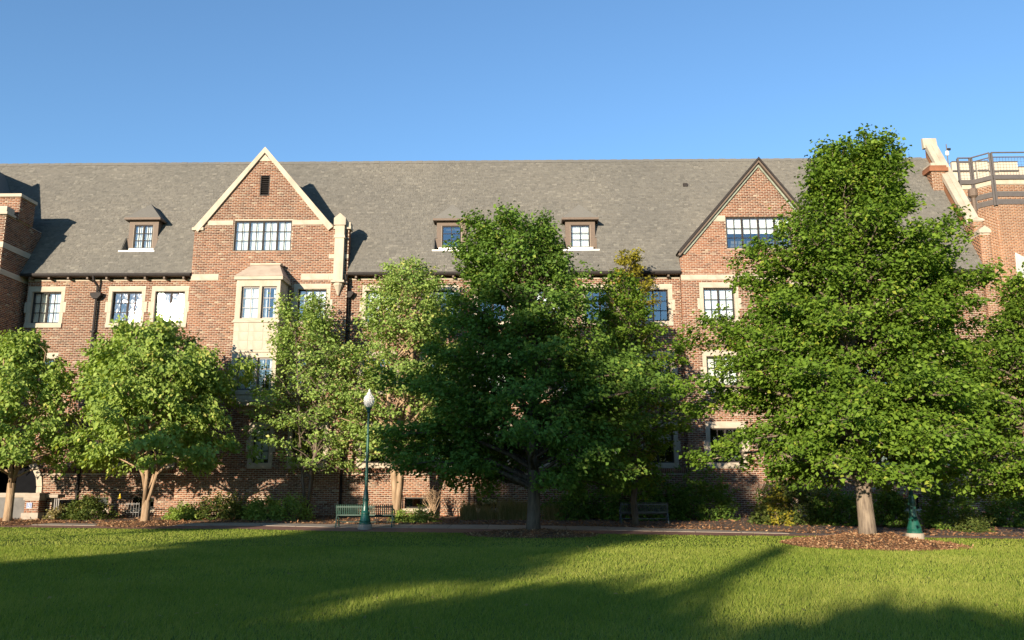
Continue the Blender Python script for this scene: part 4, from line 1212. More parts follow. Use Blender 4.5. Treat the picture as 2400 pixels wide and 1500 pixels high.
def tree(name, label, x, y, height, trunk_r, crown, leaf="leaf_linden", barkm="bark_grey", nprim=70, nsec=11, per=46, size=0.15, seed=1,
         z0=None, clear=0.14, rise=(0.25, 1.0), droop=0.35, spread=0.20, stems=1, stem_h=0.0, lean=0.0, cat="tree", group=None, squash=1.0, gap=0.12,
         sec_len=0.34, trunk_top=0.95, flat=0.5, shoots=(), rv=(0.68, 1.12)):
    """crown: [(fraction of height, radius left, radius right)] ; clear: fraction of bare trunk"""
    r = np.random.default_rng(seed)
    zb = gz(y) if z0 is None else z0
    t = empty(name, (x, y, zb)); tag(t, label, cat, group)
    hs = [c[0] for c in crown]; rl = [c[1] for c in crown]; rr = [c[2] for c in crown]
    def env(h, az):
        a, b = np.interp(h, hs, rl), np.interp(h, hs, rr)
        w = 0.5 + 0.5 * math.cos(az)
        k = a * (1 - w) + b * w
        return k * (1 + 0.10 * math.sin(3 * az + seed) + 0.08 * math.sin(5 * az + 9 * h + seed * 2))
    wood = MB(); twig = MB()
    # stems
    axes = []
    if stems == 1:
        k = 9
        pts = [Vector((x + lean * height * (i / k) ** 2 + (r.normal(0, 0.05) if 0 < i else 0), y + (r.normal(0, 0.05) if 0 < i else 0), zb - 0.1 + (height * trunk_top + 0.1) * i / k)) for i in range(k + 1)]
        rad = [trunk_r * (1.12 if i == 0 else 1.0) * (1 - 0.93 * (i / k) ** 0.9) + 0.012 for i in range(k + 1)]
        pts.insert(1, Vector((x, y, zb + 0.28))); rad.insert(1, trunk_r)
        wood.tube(pts, rad, 12)
        axes.append((pts, rad))
    else:
        top0 = Vector((x, y, zb + stem_h))
        if stem_h > 0.3: wood.tube([(x, y, zb - 0.1), (x, y, zb + 0.25), tuple(top0 + Vector((0, 0, 0.1)))], [trunk_r * 1.2, trunk_r, trunk_r * 0.92], 12)
        for s in range(stems):
            a = 2 * math.pi * (s + 0.3 * r.random()) / stems + seed
            reach = np.interp(0.6, hs, rr) * 0.55 * (0.6 + 0.5 * r.random())
            k = 6; pts = []; rad = []
            sr = trunk_r * (0.62 if stems <= 3 else 0.45)
            for i in range(k + 1):
                q = i / k
                p = top0 + Vector((math.cos(a) * reach * q ** 0.85 + r.normal(0, 0.04), math.sin(a) * reach * q ** 0.85 * 0.8 + r.normal(0, 0.04), (height * (0.80 + 0.15 * r.random()) - stem_h) * q if i else -0.1))
                pts.append(p); rad.append(sr * (1 - 0.9 * q) + 0.012)
            wood.tube(pts, rad, 9); axes.append((pts, rad))
    def axis_at(k, h):
        pts, rad = axes[k]
        z = zb + h * height
        for i in range(len(pts) - 1):
            if pts[i].z <= z <= pts[i + 1].z:
                f = (z - pts[i].z) / max(1e-6, pts[i + 1].z - pts[i].z)
                return pts[i].lerp(pts[i + 1], f), rad[i] * (1 - f) + rad[i + 1] * f
        return (pts[-1], rad[-1]) if z > pts[-1].z else (pts[0], rad[0])
    pads = []; outs = []
    ga = 2.39996
    for i in range(nprim):
        h_tip = clear + (1.0 - clear) * ((i + 0.5) / nprim) ** 0.92
        az = i * ga + r.normal(0, 0.25)
        k = i % len(axes)
        el = rise[0] + (rise[1] - rise[0]) * ((h_tip - clear) / (1 - clear)) ** 1.4
        rad_e = env(h_tip, az) * r.uniform(*rv)
        h0 = max(clear * 0.8 + 0.02, h_tip - rad_e * math.tan(el) * 0.8 / height)
        p0, r0 = axis_at(k, h0)
        tip = Vector((x + lean * height * h_tip ** 2 + math.cos(az) * rad_e, y + math.sin(az) * rad_e * squash, zb + h_tip * height))
        d = tip - p0; Ln = d.length
        nseg = 6; pts = []
        for q in range(nseg + 1):
            f = q / nseg
            p = p0 + d * f + Vector((0, 0, 0.10 * Ln * math.sin(math.pi * f))) + Vector(r.normal(0, 0.03 * Ln * 0.3, 3)) * (0 < q < nseg)
            pts.append(p)
        br = max(0.012, min(r0 * 0.55, 0.02 + 0.014 * Ln))
        wood.tube(pts, [br * (1 - 0.85 * q / nseg) + 0.004 for q in range(nseg + 1)], 5, cap=False)
        dn = d.normalized(); side = dn.cross(Vector((0, 0, 1)))
        side = side.normalized() if side.length > 0.05 else Vector((1, 0, 0))
        ns = max(3, int(nsec * min(1.3, Ln / 3.0) + 1))
        for s in range(ns):
            f = 0.28 + 0.72 * (s + r.random()) / ns
            if r.random() < gap: continue
            seg = min(nseg - 1, int(f * nseg)); b0 = pts[seg].lerp(pts[seg + 1], f * nseg - seg)
            sl = sec_len * Ln * (1.15 - 0.75 * f) * r.uniform(0.6, 1.2) + 0.12
            sd = (side * (1 if s % 2 else -1) * r.uniform(0.4, 1.0) + dn * r.uniform(0.4, 0.9) + Vector((0, 0, r.normal(0.12, 0.28)))).normalized()
            e = b0 + sd * sl + Vector((0, 0, -0.06 * sl))
            mdl = b0 + sd * sl * 0.5 + Vector((0, 0, 0.04 * sl))
            twig.tube([b0, mdl, e], [0.010, 0.008, 0.004], 3, cap=False)
            npad = max(1, int(sl / 0.34))
            for u in range(npad):
                fp = 0.35 + 0.65 * (u + r.random()) / npad
                pads.append(tuple(b0.lerp(e, fp)))
                o = (Vector(pads[-1]) - Vector((x, y, zb + height * max(0.2, h_tip - 0.12))))
                outs.append(tuple(o.normalized()))
        pads.append(tuple(pts[-1])); outs.append(tuple(dn))
    for px_t, py_t in shoots:                       # young leaders standing out of the crown
        tip = Vector(at(px_t, py_t, y + r.normal(0, 0.5)))
        b0 = tip + Vector(((x - tip.x) * 0.35, (y - tip.y) * 0.35, -1.7))
        twig.tube([b0, b0.lerp(tip, 0.5) + Vector((0.04, 0, 0)), tip], [0.022, 0.014, 0.005], 4, cap=False)
        for u in range(9):
            f = 0.15 + 0.85 * (u + 0.5) / 9
            k = 3 if f < 0.7 else 1
            for _ in range(k):
                q = b0.lerp(tip, f) + Vector(r.normal(0, 0.30 * (1.05 - f), 3))
                pads.append(tuple(q)); o = Vector((r.normal(0, 0.6), r.normal(0, 0.6), 0.6)); outs.append(tuple(o.normalized()))
    pads = np.array(pads); outs = np.array(outs)
    P, Dr, Nn, L, Wd, tint = foliage(pads, None, outs, per, r, spread, size, droop, flat)
    keep = P[:, 2] > zb + clear * height * 0.55
    crown_o = link("crown", leaf_mesh("crown", P[keep], Dr[keep], Nn[keep], L[keep], Wd[keep], leaf, tint[keep]), t)
    crown_o["kind"] = "stuff"
    wood.build("trunk", barkm, t, smooth=True)
    tw = twig.build("twigs", barkm, t); tw["kind"] = "stuff"
    return t, len(pads) * per

def shrub(name, label, x, y, rx, ry, h, leaf="leaf_shrub", n=260, per=10, size=0.09, seed=1, group=None, stems=14, barkm="bark_dark", cat="shrub", spread=0.09, z0=None):
    r = np.random.default_rng(seed)
    zb = gz(y) if z0 is None else z0
    t = empty(name, (x, y, zb)); tag(t, label, cat, group)
    u = unit(r.normal(0, 1, (n, 3))); u[:, 2] = np.abs(u[:, 2])
    rad = r.uniform(0.45, 1.0, n) ** 0.5 * (1 + 0.18 * np.sin(4 * np.arctan2(u[:, 1], u[:, 0]) + seed) + r.normal(0, 0.10, n))
    P0 = np.array([x, y, zb]) + u * rad[:, None] * np.array([rx, ry, h])
    P0[:, 2] = np.maximum(P0[:, 2], zb + 0.05)
    P, Dr, Nn, L, Wd, tint = foliage(P0, None, u, per, r, spread, size, 0.15, 0.8)
    P[:, 2] = np.maximum(P[:, 2], zb + 0.02)
    c = link("foliage", leaf_mesh("foliage", P, Dr, Nn, L, Wd, leaf, tint), t); c["kind"] = "stuff"
    m = MB()
    for k in range(stems):
        q = P0[r.integers(0, n)]
        m.tube([(x + r.normal(0, rx * 0.15), y + r.normal(0, ry * 0.15), zb - 0.05), tuple((q + np.array([x, y, zb])) / 2 + r.normal(0, 0.05, 3)), tuple(q)], [0.014, 0.010, 0.004], 4, cap=False)
    s = m.build("stems", barkm, t)
    return t

def H(px, py, Y): return at(px, py, Y)[2]
# --- right linden
def tree_from(px, Y, zb, rows, top):
    """crown table from surveyed outline rows (py, left px, right px)"""
    x0 = at(px, 1240, Y)[0]
    ztop = H(px, top, Y); hh = ztop - zb
    out = []
    for py, l, r_ in rows:
        out.append(((H(px, py, Y) - zb) / hh, max(0.1, x0 - at(l, py, Y)[0]), max(0.1, at(r_, py, Y)[0] - x0)))
    out.sort()
    return x0, hh, out
YR = 24.5; ZR_ = 0.26
xr, hr, cr = tree_from(2033, YR, ZR_, [(320, 2015, 2040), (360, 1950, 2070), (410, 1908, 2098), (470, 1876, 2135), (540, 1820, 2180), (600, 1782, 2222), (680, 1752, 2258), (760, 1702, 2285), (850, 1665, 2300), (950, 1640, 2300), (1050, 1645, 2280), (1120, 1690, 2240), (1150, 1760, 2190), (1175, 1850, 2120)], 312 + 32)
n_l = 0
t, n = tree("linden_tree", "tall pyramidal bright green tree on a mulch mound at right", xr, YR, hr, 0.235, cr, seed=11, nprim=165, nsec=13, per=42, size=0.125, z0=ZR_, clear=0.115, rise=(0.12, 1.15), rv=(0.58, 1.12), spread=0.155, gap=0.22, flat=0.75, shoots=[(1925, 338), (1950, 352), (1985, 345), (2030, 306), (2045, 325), (2092, 330), (2108, 352), (1905, 370), (1745, 640), (1670, 745), (2210, 540), (2250, 580)]); n_l += n
# --- big middle tree
YM = 28.8; ZM_ = 0.15
xm_, hm_, cm_ = tree_from(1250, YM, ZM_, [(478, 1165, 1215), (515, 1135, 1262), (560, 1118, 1295), (620, 1100, 1345), (700, 1065, 1385), (780, 1025, 1425), (860, 985, 1505), (950, 955, 1560), (1040, 945, 1555), (1110, 985, 1515), (1165, 1040, 1420)], 482 + 28)
t, n = tree("shade_tree", "broad dark green tree in the middle with dark stout trunk", xm_, YM, hm_, 0.24, cm_, leaf="leaf_dark", barkm="bark_dark", seed=23, nprim=110, nsec=12, per=38, size=0.135, z0=ZM_, clear=0.12, rise=(0.2, 1.1), spread=0.18, gap=0.20, flat=0.75, shoots=[(1178, 482), (1200, 497), (1130, 505), (1265, 520), (1285, 530), (1310, 570), (1085, 600)]); n_l += n
# --- left pair
YL = 33.9; ZL_ = gz(YL) + 0.10
xl_, hl_, cl_ = tree_from(338, YL, ZL_, [(758, 290, 390), (785, 255, 440), (820, 235, 510), (870, 185, 545), (940, 160, 548), (1000, 150, 545), (1050, 150, 570), (1090, 175, 560), (1115, 260, 480)], 760)
t, n = tree("multi_stem_tree", "bright green round-headed tree with branching tan trunk at left", xl_, YL, hl_, 0.17, cl_, leaf="leaf_bright", barkm="bark_tan", seed=31, nprim=80, nsec=9, per=34, size=0.175, z0=ZL_, stems=5, stem_h=0.75, clear=0.26, rise=(0.25, 1.1), droop=0.8, spread=0.15, gap=0.36, flat=0.9, rv=(0.5, 1.2), shoots=[(290, 760), (345, 758), (270, 785), (400, 790), (470, 820), (230, 830), (510, 840), (195, 850)]); n_l += n
YF = 34.3; ZF_ = gz(YF) + 0.08
xf_, hf_, cf_ = tree_from(15, YF, ZF_, [(783, 20, 50), (820, -30, 80), (870, -70, 125), (930, -110, 165), (1000, -130, 175), (1070, -130, 160), (1125, -80, 110), (1150, -40, 60)], 785)
t, n = tree("multi_stem_tree", "bright green tree cut by the left edge beside the ramp", xf_, YF, hf_, 0.17, cf_, leaf="leaf_bright", barkm="bark_tan", seed=37, nprim=64, nsec=9, per=34, size=0.175, z0=ZF_, stems=4, stem_h=1.45, clear=0.26, rise=(0.25, 1.1), droop=0.8, spread=0.15, gap=0.36, flat=0.9, rv=(0.5, 1.2), shoots=[(35, 782), (65, 785), (90, 800), (20, 800), (140, 850)]); n_l += n
# --- airy multi-trunk tree behind the bench
YBr = 36.0; ZB_ = gz(YBr)
xb_, hb_, cb_ = tree_from(930, YBr, ZB_, [(612, 945, 985), (650, 900, 1020), (700, 860, 1045), (760, 840, 1060), (850, 830, 1070), (950, 780, 1080), (1040, 760, 1080), (1120, 850, 1060)], 615)
t, n = tree("birch_tree", "airy pale tree with leaning tan trunks behind the bench", xb_, YBr, hb_, 0.26, cb_, leaf="leaf_pale", barkm="bark_tan", seed=43, nprim=80, nsec=9, per=24, size=0.14, z0=ZB_, stems=3, stem_h=0.05, clear=0.24, rise=(0.5, 1.1), droop=0.5, spread=0.20, gap=0.28, sec_len=0.42, shoots=[(960, 608), (985, 612), (925, 645), (905, 670), (1020, 640), (870, 700)]); n_l += n
xb2, hb2, cb2 = tree_from(720, 36.6, gz(36.6), [(690, 725, 745), (730, 690, 765), (780, 650, 790), (850, 630, 830), (930, 620, 850), (1010, 625, 850), (1080, 660, 820)], 692)
t, n = tree("small_tree", "sparse small tree standing right of the stone bay window", xb2, 36.6, hb2, 0.10, cb2, leaf="leaf_pale", barkm="bark_dark", seed=47, nprim=62, nsec=8, per=22, size=0.14, z0=gz(36.6), stems=3, stem_h=0.4, clear=0.20, rise=(0.5, 1.1), droop=0.4, spread=0.19, gap=0.28, sec_len=0.42, shoots=[(735, 700), (720, 720), (755, 725), (660, 690), (640, 760)]); n_l += n
# --- trees between the middle tree and gable two
x5, h5, c5 = tree_from(1482, 37.2, gz(37.2), [(585, 1470, 1490), (620, 1450, 1510), (680, 1440, 1525), (760, 1435, 1530), (900, 1430, 1540), (1050, 1440, 1530)], 588)
t, n = tree("columnar_tree", "slim yellow-green tree rising to the eave behind the middle tree", x5, 37.2, h5, 0.09, c5, leaf="leaf_yellow", barkm="bark_dark", seed=53, nprim=90, nsec=8, per=30, size=0.12, z0=gz(37.2), clear=0.12, rise=(0.8, 1.3), spread=0.13, gap=0.15); n_l += n
x6, h6, c6 = tree_from(1490, 33.6, gz(33.6), [(645, 1405, 1450), (690, 1395, 1490), (745, 1390, 1535), (820, 1390, 1580), (900, 1385, 1605), (1000, 1390, 1600), (1080, 1420, 1560), (1130, 1450, 1530)], 648)
t, n = tree("maple_tree", "mid-green tree in front of the wall left of the dark-edged gable", x6, 33.6, h6, 0.13, c6, leaf="leaf_linden", barkm="bark_dark", seed=59, nprim=84, nsec=9, per=28, size=0.145, z0=gz(33.6), clear=0.12, rise=(0.3, 1.05), spread=0.17, gap=0.12); n_l += n
# --- far right tree, trunk beyond the frame
x7, h7, c7 = tree_from(2480, 26.0, 0.0, [(640, 2450, 2510), (690, 2410, 2560), (760, 2350, 2620), (850, 2270, 2680), (950, 2210, 2720), (1050, 2180, 2720), (1120, 2200, 2660), (1165, 2270, 2600)], 642)
t, n = tree("spreading_tree", "low spreading green tree reaching in from the right edge", x7, 26.0, h7, 0.20, c7, leaf="leaf_linden", barkm="bark_grey", seed=61, nprim=110, nsec=12, per=36, size=0.125, z0=0.0, clear=0.14, rise=(0.10, 0.9), spread=0.17, gap=0.2); n_l += n

# --- trees standing behind the viewer: their shadows lie across the lawn; some are added shade fillers
def round_crown(h, r_, base=0.15):
    return [(base, r_ * 0.55), (base + 0.15, r_ * 0.9), (0.5, r_), (0.75, r_ * 0.82), (0.92, r_ * 0.45), (1.0, r_ * 0.1)]
shade = [("tallest broad tree of the row behind the viewer", -23.5, -20.0, 18.0, 6.0, 71, 0.13),
         ("low round tree behind the viewer, shading the near lawn left", -13.8, -19.0, 6.7, 3.5, 73, 0.10),
         ("low round tree behind the viewer, shading the near lawn middle", -8.2, -18.0, 6.0, 4.0, 79, 0.10),
         ("low round tree behind the viewer, shading the near lawn right", -2.9, -19.5, 6.6, 4.0, 83, 0.10),
         ("low broad tree behind the viewer, farthest to the right", 3.6, -20.5, 6.5, 3.6, 109, 0.10),
         ("medium round tree added behind the viewer to fill shade on the near lawn", -20.0, -14.0, 8.0, 4.0, 103, 0.10),  # put in to close a lit gap in the lawn shadow
         ("second low round tree, added behind the viewer to extend the lawn shade", -18.2, -17.0, 6.4, 3.4, 107, 0.10),  # added so the shadow reaches further across the near lawn
         ("unseen young tree added beyond the left edge to shade the foot of the wall", -18.2, 20.0, 6.0, 1.5, 97, 0.42),  # out of view, added only to darken the lower wall
         ("slender spire tree of the row behind the viewer", -13.6, -22.0, 9.3, 0.4, 89, 0.10)]
for lab, x, y, h, cr_, sd_, cl in shade:
    c = [(a, b, b) for a, b in round_crown(h, cr_, cl)]
    if cr_ < 1: c = [(0.1, 0.5, 0.5), (0.5, 0.4, 0.4), (0.8, 0.25, 0.25), (1.0, 0.05, 0.05)]
    tree("backdrop_tree", lab, x, y, h, 0.03 * h * 0.6 + 0.05, c, leaf="leaf_dark", barkm="bark_dark", seed=sd_, nprim=80, nsec=10, per=28 if cr_ > 1 else 6, size=0.32 if cr_ > 1 else 0.2, z0=0.0, clear=cl, rise=(0.15, 1.0), spread=0.34 if cr_ > 1 else 0.12, gap=0.03, group="trees behind the viewer")

# ------------------------------------------------------------------ mulch mounds, lawn blades
def mound(label, x, y, rx, ry, h, seed, nchip):
    r = np.random.default_rng(seed)
    ob = empty("mulch_mound", (x, y, gz(y))); tag(ob, label, "mulch", "mulch rings under the trees")
    v = []; f = []; na, nr = 48, 9
    def zz(q): return h * (math.cos(math.pi * min(1, q)) * 0.5 + 0.5)
    for i in range(nr + 1):
        q = i / nr
        for j in range(na):
            a = 2 * math.pi * j / na
            w = 1 + 0.05 * math.sin(3 * a + seed) + 0.03 * math.sin(7 * a)
            xx, yy = x + math.cos(a) * rx * q * w, y + math.sin(a) * ry * q * w
            v.append((xx, yy, gz(yy) + zz(q) + (0.012 if q < 1 else -0.02) + r.normal(0, 0.006)))
    for i in range(nr):
        for j in range(na):
            a = i * na + j; b = i * na + (j + 1) % na
            f.append((a, a + na, b + na, b))
    link("mound_soil", np_mesh("mound_soil", v, f, "soil", smooth=True), ob)
    q = np.sqrt(r.random(nchip)) * 1.03; a = r.random(nchip) * 2 * np.pi
    w = 1 + 0.05 * np.sin(3 * a + seed) + 0.03 * np.sin(7 * a)
    X = x + np.cos(a) * rx * q * w; Y = y + np.sin(a) * ry * q * w
    Z = np.array([gz(yy) for yy in Y]) + h * (np.cos(np.pi * np.minimum(q, 1)) * 0.5 + 0.5) + 0.02 + 0.02 * r.random(nchip)
    Dr = unit(r.normal(0, 1, (nchip, 3)) * np.array([1, 1, 0.3])); Nn = unit(np.array([0, 0, 1.0]) + r.normal(0, 0.5, (nchip, 3)))
    L = r.uniform(0.035, 0.11, nchip)
    c = link("chips", leaf_mesh("chips", np.stack([X, Y, Z], 1), Dr, Nn, L, L * r.uniform(0.2, 0.5, nchip), "mulch_chip", r.random(nchip), 0.1), ob)
    c["kind"] = "stuff"
mound("raised ring of red-brown mulch under the pyramidal right tree", xr, YR, 2.35, 2.6, 0.27, 3, 20000)
mound("shaded ring of mulch under the broad middle tree", xm_, YM, 2.2, 2.1, 0.15, 4, 10000)
mound("ring of mulch under the round-headed left tree", xl_, YL, 1.75, 1.7, 0.10, 5, 7000)
mound("ring of mulch under the tree at the left edge", xf_, YF, 2.0, 1.6, 0.08, 6, 7000)
# loose mulch over the planting bed
r = np.random.default_rng(9); n = 14000
X = r.uniform(-24, 26, n); pf = np.interp(X, XS, path_far); Y = pf + 0.05 + (r.random(n) ** 1.6) * np.maximum(0.3, 38.7 - pf)
Z = np.array([gz(yy) for yy in Y]) + 0.02 + 0.02 * r.random(n)
L = r.uniform(0.06, 0.18, n)
bm_ = link("bed_mulch", leaf_mesh("bed_mulch", np.stack([X, Y, Z], 1), unit(r.normal(0, 1, (n, 3)) * np.array([1, 1, .3])), unit(np.array([0, 0, 1.0]) + r.normal(0, 0.5, (n, 3))), L, L * 0.35, "mulch_chip", r.random(n) * 0.95, 0.1))
tag(bm_, "loose brown mulch strewn over the planting bed", "mulch", kind="stuff")

def blades(n, y0, y1, h, w, seed):
    r = np.random.default_rng(seed)
    Y = np.sqrt(r.uniform(y0 ** 2, y1 ** 2, n)); X = r.uniform(-0.70, 0.68, n) * Y
    ok = Y < np.interp(X, XS, lawn_y) - 0.01
    for cx, cy, rx, ry in ((xr, YR, 2.3, 2.55), (xm_, YM, 2.15, 2.05), (xl_, YL, 1.7, 1.65), (xf_, YF, 1.95, 1.55)):
        ok &= ((X - cx) / rx) ** 2 + ((Y - cy) / ry) ** 2 > 1.0
    X, Y = X[ok], Y[ok]; m = len(X)
    Z = np.array([gz(yy) for yy in Y])
    patch = np.sin(X * 1.3 + np.sin(Y * 0.9) * 2) * np.sin(Y * 1.1 + np.cos(X * 0.7) * 2) * 0.5 + np.sin(X * 3.7 + Y * 2.9) * 0.2
    hh = h * r.uniform(0.55, 1.2, m) * (1 + 0.25 * patch)
    a = r.random(m) * 2 * np.pi
    ln = r.normal(0, 0.45, (m, 2)) * hh[:, None] + np.array([0.15, 0.1]) * hh[:, None]
    b0 = np.stack([X - np.cos(a) * w / 2, Y - np.sin(a) * w / 2, Z - 0.005], 1); b1 = np.stack([X + np.cos(a) * w / 2, Y + np.sin(a) * w / 2, Z - 0.005], 1)
    tip = np.stack([X + ln[:, 0], Y + ln[:, 1], Z + hh], 1)
    wide = np.sin(X * 0.45 + 1.3 * np.sin(Y * 0.31)) * np.cos(Y * 0.52 + np.sin(X * 0.6)) + 0.6 * np.sin(X * 0.9 - Y * 0.7)
    tint = np.clip(r.normal(0.5, 0.24, m) + 0.18 * patch + 0.13 * wide + (r.random(m) < 0.03) * 0.5, 0, 1)
    return np.stack([b0, b1, tip], 1).reshape(-1, 3), tint
vs = []; ts = []
for spec in ((150000, 8.8, 15.0, 0.065, 0.010, 1), (150000, 15.0, 23.0, 0.06, 0.015, 2), (130000, 23.0, 36.0, 0.045, 0.024, 3)):
    a, b = blades(*spec); vs.append(a); ts.append(b)
vs = np.concatenate(vs); ts = np.concatenate(ts)
gr = link("grass", np_mesh("grass", vs, np.arange(len(vs)).reshape(-1, 3), "grass_blade", ts))
tag(gr, "short mown green lawn grass in the foreground", "grass", kind="stuff")
fl = np.random.default_rng(77); nf = 170
Yf = fl.uniform(9.5, 30, nf); Xf = fl.uniform(-0.6, 0.6, nf) * Yf
fo = link("fallen_leaves", leaf_mesh("fallen_leaves", np.stack([Xf, Yf, np.full(nf, 0.055)], 1), unit(fl.normal(0, 1, (nf, 3)) * np.array([1, 1, 0.2])), unit(np.array([0, 0, 1.0]) + fl.normal(0, 0.4, (nf, 3))), fl.uniform(0.04, 0.09, nf), fl.uniform(0.03, 0.05, nf), "leaf_straw", fl.random(nf)))
tag(fo, "scattered dry leaves lying on the lawn", "leaves", kind="stuff")
# a few stray seed stalks and a small tuft
for k, (px_s, py_s, h_) in enumerate(((1385, 1300, 0.22), (1790, 1254, 0.14), (1770, 1255, 0.12))):
    g = ground_at(px_s, py_s)
    st_ = MB(); st_.tube([(g[0], g[1], -0.01), (g[0] - 0.03, g[1], h_ * 0.6), (g[0] - 0.10, g[1], h_)], [0.006, 0.005, 0.003], 4)
    o = st_.build("grass_stalk", "leaf_straw"); tag(o, ["tall pale grass stalk standing alone in the mid lawn", "dry grass stalk at the path edge left of the right mound", "shorter dry grass stalk beside the path, left of its neighbour"][k], "grass stalk")

# ------------------------------------------------------------------ shrubs and bed plants
def sh_px(name, label, pxa, pxb, pyt, Y, leaf, seed, n=260, per=10, size=0.10, group=None, ry=None, cat="shrub", spread=0.09, stems=14):
    xa, xb = at(pxa, 1200, Y)[0], at(pxb, 1200, Y)[0]
    h = H((pxa + pxb) / 2, pyt, Y) - gz(Y)
    return shrub(name, label, (xa + xb) / 2, Y, (xb - xa) / 2, ry or (xb - xa) * 0.42, h, leaf, n, per, size, seed, group, stems, cat=cat, spread=spread)
GB = "leafy shrubs along the path"
sh_px("shrub", "rounded olive-green shrub left of the branching tan trunk", 165, 258, 1165, 36.6, "leaf_shrub", 101, 300, group=GB)
sh_px("shrub", "low leafy shrub at the left end of the hedge row", 395, 470, 1185, 36.4, "leaf_bright", 102, 260, group=GB)
sh_px("shrub", "taller leafy shrub in the middle of the hedge row", 460, 585, 1163, 36.8, "leaf_shrub", 103, 420, group=GB)
sh_px("shrub", "leafy shrub right of the tallest one in the hedge row", 570, 660, 1170, 36.5, "leaf_bright", 104, 320, group=GB)
sh_px("shrub", "loose spiky shrub at the right end of the hedge row near the bench", 645, 730, 1163, 36.3, "leaf_bright", 105, 200, group=GB, spread=0.13)
sh_px("shrub", "thin scrappy shrub beside the ramp wall", 118, 168, 1190, 36.9, "leaf_straw", 106, 110, group=GB)
sh_px("ground_cover", "low bright evergreen ground cover right of the bench", 955, 1022, 1193, 35.2, "leaf_bright", 107, 240, size=0.07)
sh_px("ground_cover", "small patch of evergreen ground cover at the tan trunks", 918, 962, 1200, 35.0, "leaf_bright", 108, 150, size=0.07)
sh_px("bush", "dark bush in deep shade right of the middle trunk", 1270, 1400, 1150, 37.2, "leaf_dark", 109, 300, size=0.12)
sh_px("bush", "large dark bush in shade before the shaded wall", 1380, 1600, 1085, 37.4, "leaf_dark", 110, 620, size=0.13)
sh_px("bush", "dark bush between the shaded bench and right tree", 1570, 1720, 1110, 37.0, "leaf_dark", 111, 420, size=0.13)
sh_px("bush", "bush with sunlit yellow-green tips left of the pale right trunk", 1760, 1935, 1120, 34.5, "leaf_shrub", 112, 520, size=0.12)
sh_px("bush", "dark bush directly left of the pale right trunk", 1900, 2020, 1150, 34.0, "leaf_dark", 113, 340, size=0.12)
sh_px("bush", "dark bush between the right trunk and the green lamp base", 2045, 2125, 1140, 33.0, "leaf_dark", 114, 300, size=0.11)
sh_px("bush", "dark bush right of the green lamp base", 2165, 2290, 1130, 32.0, "leaf_dark", 115, 380, size=0.11)
sh_px("bush", "low bush with lit leaves near the right edge", 2240, 2310, 1205, 30.5, "leaf_shrub", 116, 180, size=0.09)
sh_px("bush", "dark bush at the right edge under the spreading tree", 2300, 2440, 1150, 33.5, "leaf_dark", 117, 380, size=0.11)
sh_px("bush", "small yellow-green bush peeping beside the right tree", 1800, 1850, 1150, 33.6, "leaf_yellow", 118, 90, size=0.10)

# ornamental grasses and a bare shrub
def grass_clump(label, px, Y, wpx, pyt, seed, n=420, leaf="leaf_straw"):
    r = np.random.default_rng(seed)
    x0 = at(px, 1200, Y)[0]; w = (at(px + wpx, 1200, Y)[0] - x0) / 2; h = H(px, pyt, Y) - gz(Y); zb = gz(Y)
    t = empty("ornamental_grass", (x0, Y, zb)); tag(t, label, "ornamental grass", "tall grasses by the wall")
    bx0 = x0 + r.normal(0, w * 0.4, n); by0 = Y + r.normal(0, w * 0.3, n)
    hh = h * r.uniform(0.4, 1.0, n); dx = r.normal(0, 0.25, n) * hh; dy = r.normal(0, 0.2, n) * hh
    P0 = np.stack([bx0, by0, np.full(n, zb - 0.02)], 1); P1 = P0 + np.stack([dx * 0.4, dy * 0.4, hh * 0.6], 1); P2 = P0 + np.stack([dx, dy, hh], 1)
    s = np.array([0.012, 0.004, 0])
    vv = np.stack([P0 - s, P0 + s, P1 + s * 0.8, P1 - s * 0.8, P2], 1).reshape(-1, 3)
    b = (np.arange(n) * 5)[:, None, None]
    f = np.concatenate([(b + np.array([[0, 1, 2]])[None]).reshape(-1, 3), (b + np.array([[0, 2, 3]])[None]).reshape(-1, 3), (b + np.array([[3, 2, 4]])[None]).reshape(-1, 3)])
    c = link("blades", np_mesh("blades", vv, f, leaf, np.tile(r.random(n), 3)), t); c["kind"] = "stuff"
for k, (px0, w, top, lab) in enumerate(((1098, 46, 1170, "straw-coloured grass clump nearest the bare shrub"), (1140, 46, 1178, "short green-straw grass clump before the sunlit brick"), (1190, 54, 1158, "tallest grass clump left of the middle trunk"), (1222, 40, 1166, "grass clump touching the middle trunk in view"), (1300, 50, 1175, "shaded grass clump right of the middle trunk"))):
    grass_clump(lab, px0, 36.6, w, top, 200 + k, 420)
def bare_shrub(label, px, Y, pyt, seed):
    r = np.random.default_rng(seed); x0 = at(px, 1200, Y)[0]; h = H(px, pyt, Y) - gz(Y)
    m = MB()
    for k in range(34):
        a = r.random() * 6.28; q = r.uniform(0.1, 0.5) * h
        e = (x0 + math.cos(a) * q, Y + math.sin(a) * q * 0.6, gz(Y) + h * r.uniform(0.6, 1.0))
        md = (x0 + math.cos(a) * q * 0.35 + r.normal(0, .05), Y, gz(Y) + e[2] * 0.45)
        m.tube([(x0 + r.normal(0, 0.08), Y + r.normal(0, .05), gz(Y) - 0.05), md, e], [0.018, 0.013, 0.005], 4, cap=False)
        for _ in range(3):
            f = r.uniform(0.4, 0.9); p = [md[i] + (e[i] - md[i]) * f for i in range(3)]
            m.tube([p, (p[0] + r.normal(0, .2), p[1] + r.normal(0, .1), p[2] + r.uniform(.05, .3))], [0.008, 0.003], 3, cap=False)
    o = m.build("bare_shrub", "bark_tan"); tag(o, label, "shrub")
bare_shrub("leafless tangled shrub against the dark basement opening", 1015, 37.4, 1145, 301)

